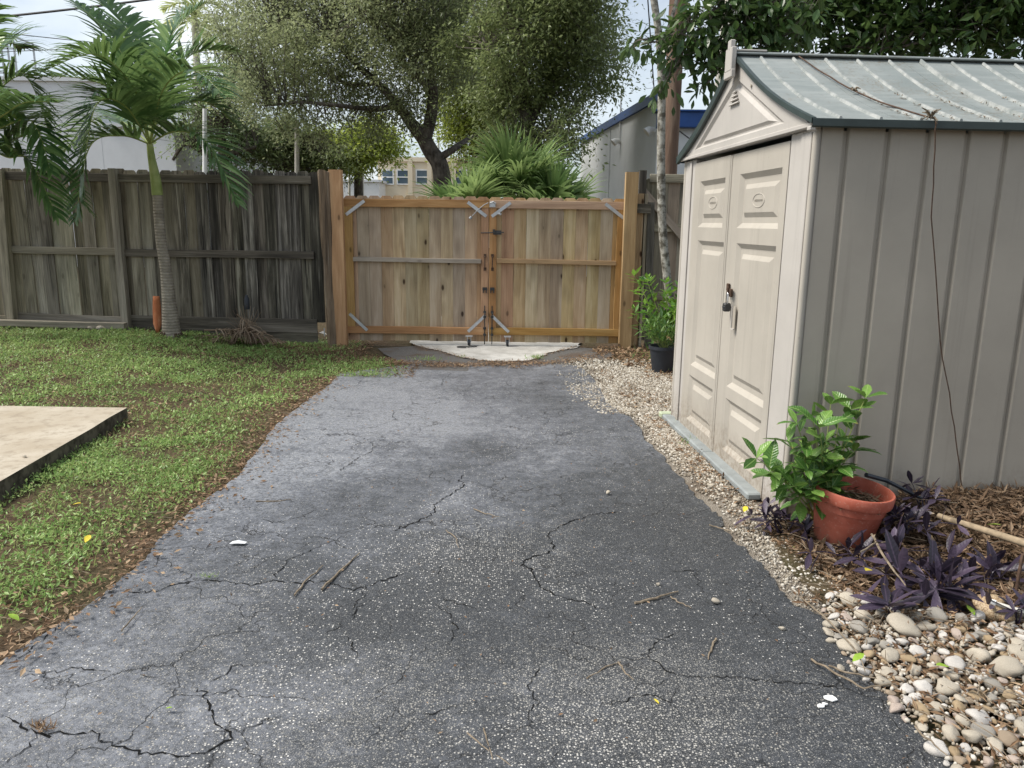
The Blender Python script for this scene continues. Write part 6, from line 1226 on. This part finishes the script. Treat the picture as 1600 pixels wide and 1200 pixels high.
# stump, trash and debris by the fence
p = G(425, 526, .02); mb = MB(); mb.tube([(0, 0, -.03), (0, 0, .07)], [.05, .045], 9); tag(mb.build('stump', M['bark'], None, p), 'small dark stump in the grass left of the old end post', 'stump')
p = G(502, 524, .03); mb = MB(); r = random.Random(2); mb.add([(-.08, 0, 0), (-.02, -.03, .04), (.03, .01, .06), (.08, -.01, .01), (.02, .05, .02)], [(0, 1, 2), (2, 1, 3), (2, 3, 4), (0, 2, 4)]); o = mb.build('wrapper', plain('red_wrapper', (.5, .06, .06), .4), None, p); o.data.materials.append(M['white']); o.data.polygons[1].material_index = 1; o.data.polygons[3].material_index = 1; tag(o, 'crumpled red and white wrapper at the foot of the old end post', 'wrapper')
for i, (u, v, lb) in enumerate([(141, 512, 'white rubble lump at the foot of the left fence, larger one'), (156, 516, 'smaller white rubble piece by the left fence post'), (156, 492, 'grey stone wedged under the left fence boards')]):
    p = Y(u, v, YG-.2); z = float(terr(np.array(p.x), np.array(p.y))); pebble((p.x, p.y, z), .045 if i != 2 else .06, lb, name='rubble')
# dead palm frond heap
hp = Y(385, 512, YG-.35); z = float(terr(np.array(hp.x), np.array(hp.y))); H_ = thing('dead_palm_frond', 'heap of dry brown palm fronds at the foot of the dark fence', 'dead frond', (hp.x, hp.y, z))
for k in range(5):
    parts = []; ra = MB(); a = [(-.1, 0, .35), (.0, -.05, .15), (-1.0, .05, .04)] if k == 0 else [(.55-.25*k, .1-.06*k, .05+.03*k), (0, -.02*k, .16), (-.75+.3*k, -.1, .03)]
    frond([Vector(q) for q in a], .34, 26, parts, ra, 50+k, .016, 1.1, .15, .01)
    V = np.concatenate([parts[0][0], parts[1][0]]); V[:, 2] = np.maximum(V[:, 2], .012+rng.random(len(V))*.03); F_ = np.concatenate([parts[0][1], parts[1][1]+len(parts[0][0])]); fo = link('frond', npmesh('frond', V, F_), M['drypalm'], H_); ra.build('frond_stem', M['drypalm'], fo)
mb = MB()
for k in range(12):
    an = .9+k*.16; mb.tube([(0, 0, .1), (.28*math.cos(an)+.02, -.02, .1+.36*math.sin(an))], [.006, .002], 4)
mb.build('upright_spikes', M['drypalm'], H_)
bt = Y(386, 478, YG-.3); mb = MB(); mb.lathe([(0, 0), (.028, 0), (.03, .01), (.03, .12), (.018, .15), (.014, .17), (0, .17)], 14); o = mb.build('small_bottle', M['blackpot'], None, (bt.x, bt.y, bt.z-.04), smooth=True); tag(o, 'small dark bottle perched in the dead palm heap', 'bottle')
# grassy tufts growing in cracks and along the seam
def tuft(lb, u, v, n, h, mat='lawn', sp=.05, name='weed_tuft'):
    p = G(u, v, 0); g = np.random.default_rng(int(u)); T = np.zeros((n, 3)); T[:, 0] = g.normal(size=n)*sp*.5; T[:, 1] = g.normal(size=n)*sp*.3; D = norm(g.normal(size=(n, 3))*.6+np.array([0, 0, .8])); s_ = h*g.uniform(.5, 1.2, n); V, F_ = inst(LEAF4, LEAF4F, T, D, g.normal(size=(n, 3)), s_*.12, s_)
    tag(link(name, npmesh(name, V, F_), M[mat], None, p), lb, 'weed')
tuft('dry pale grass tuft in the crack at the lower left', 64, 1140, 60, .035, 'litter', .03); tuft('tiny green weed in the crack on the left of the drive', 324, 902, 30, .028, 'lawn', .03); tuft('green weed in gravel by the shed sill', 1078, 692, 60, .05); tuft('second small weed beside the shed sill, nearer the far corner', 1064, 688, 30, .035, 'litter')
tuft('small weed rooted on the shed sill at the far end', 1062, 664, 24, .05); tuft('weeds growing at the right tip of the white concrete', 838, 560, 90, .06, 'lawn', .10); tuft('yellowish weeds in the seam right of centre', 805, 575, 60, .05, 'litter', .10); tuft('low weeds at the left end of the asphalt seam', 668, 562, 110, .05, 'lawn', .16); tuft('tiny weed at the front edge of the white concrete', 722, 558, 24, .05)
tuft('strap-leaved weed in front of the black pot', 1046, 582, 18, .13, 'lawn', .05)
for k, (u, v) in enumerate([(1398, 778), (1404, 790)]): pass
# seam dirt strip
parts = []; m = 2600; uu = rng.uniform(600, 960, m); vv = np.interp(uu, [600, 700, 850, 960], [566, 571, 569, 560])+rng.normal(size=m)*2.2-(uu > 850)*rng.random(m)*14*(uu-850)/110; PP = np.array([tuple(G(a, b)) for a, b in zip(uu, vv)]); parts.append(litter(PP[:, 0], PP[:, 1], np.full(m, .006)+rng.random(m)*.008, .025, .35, .2)); emit('seam_debris', parts, M['litter'])
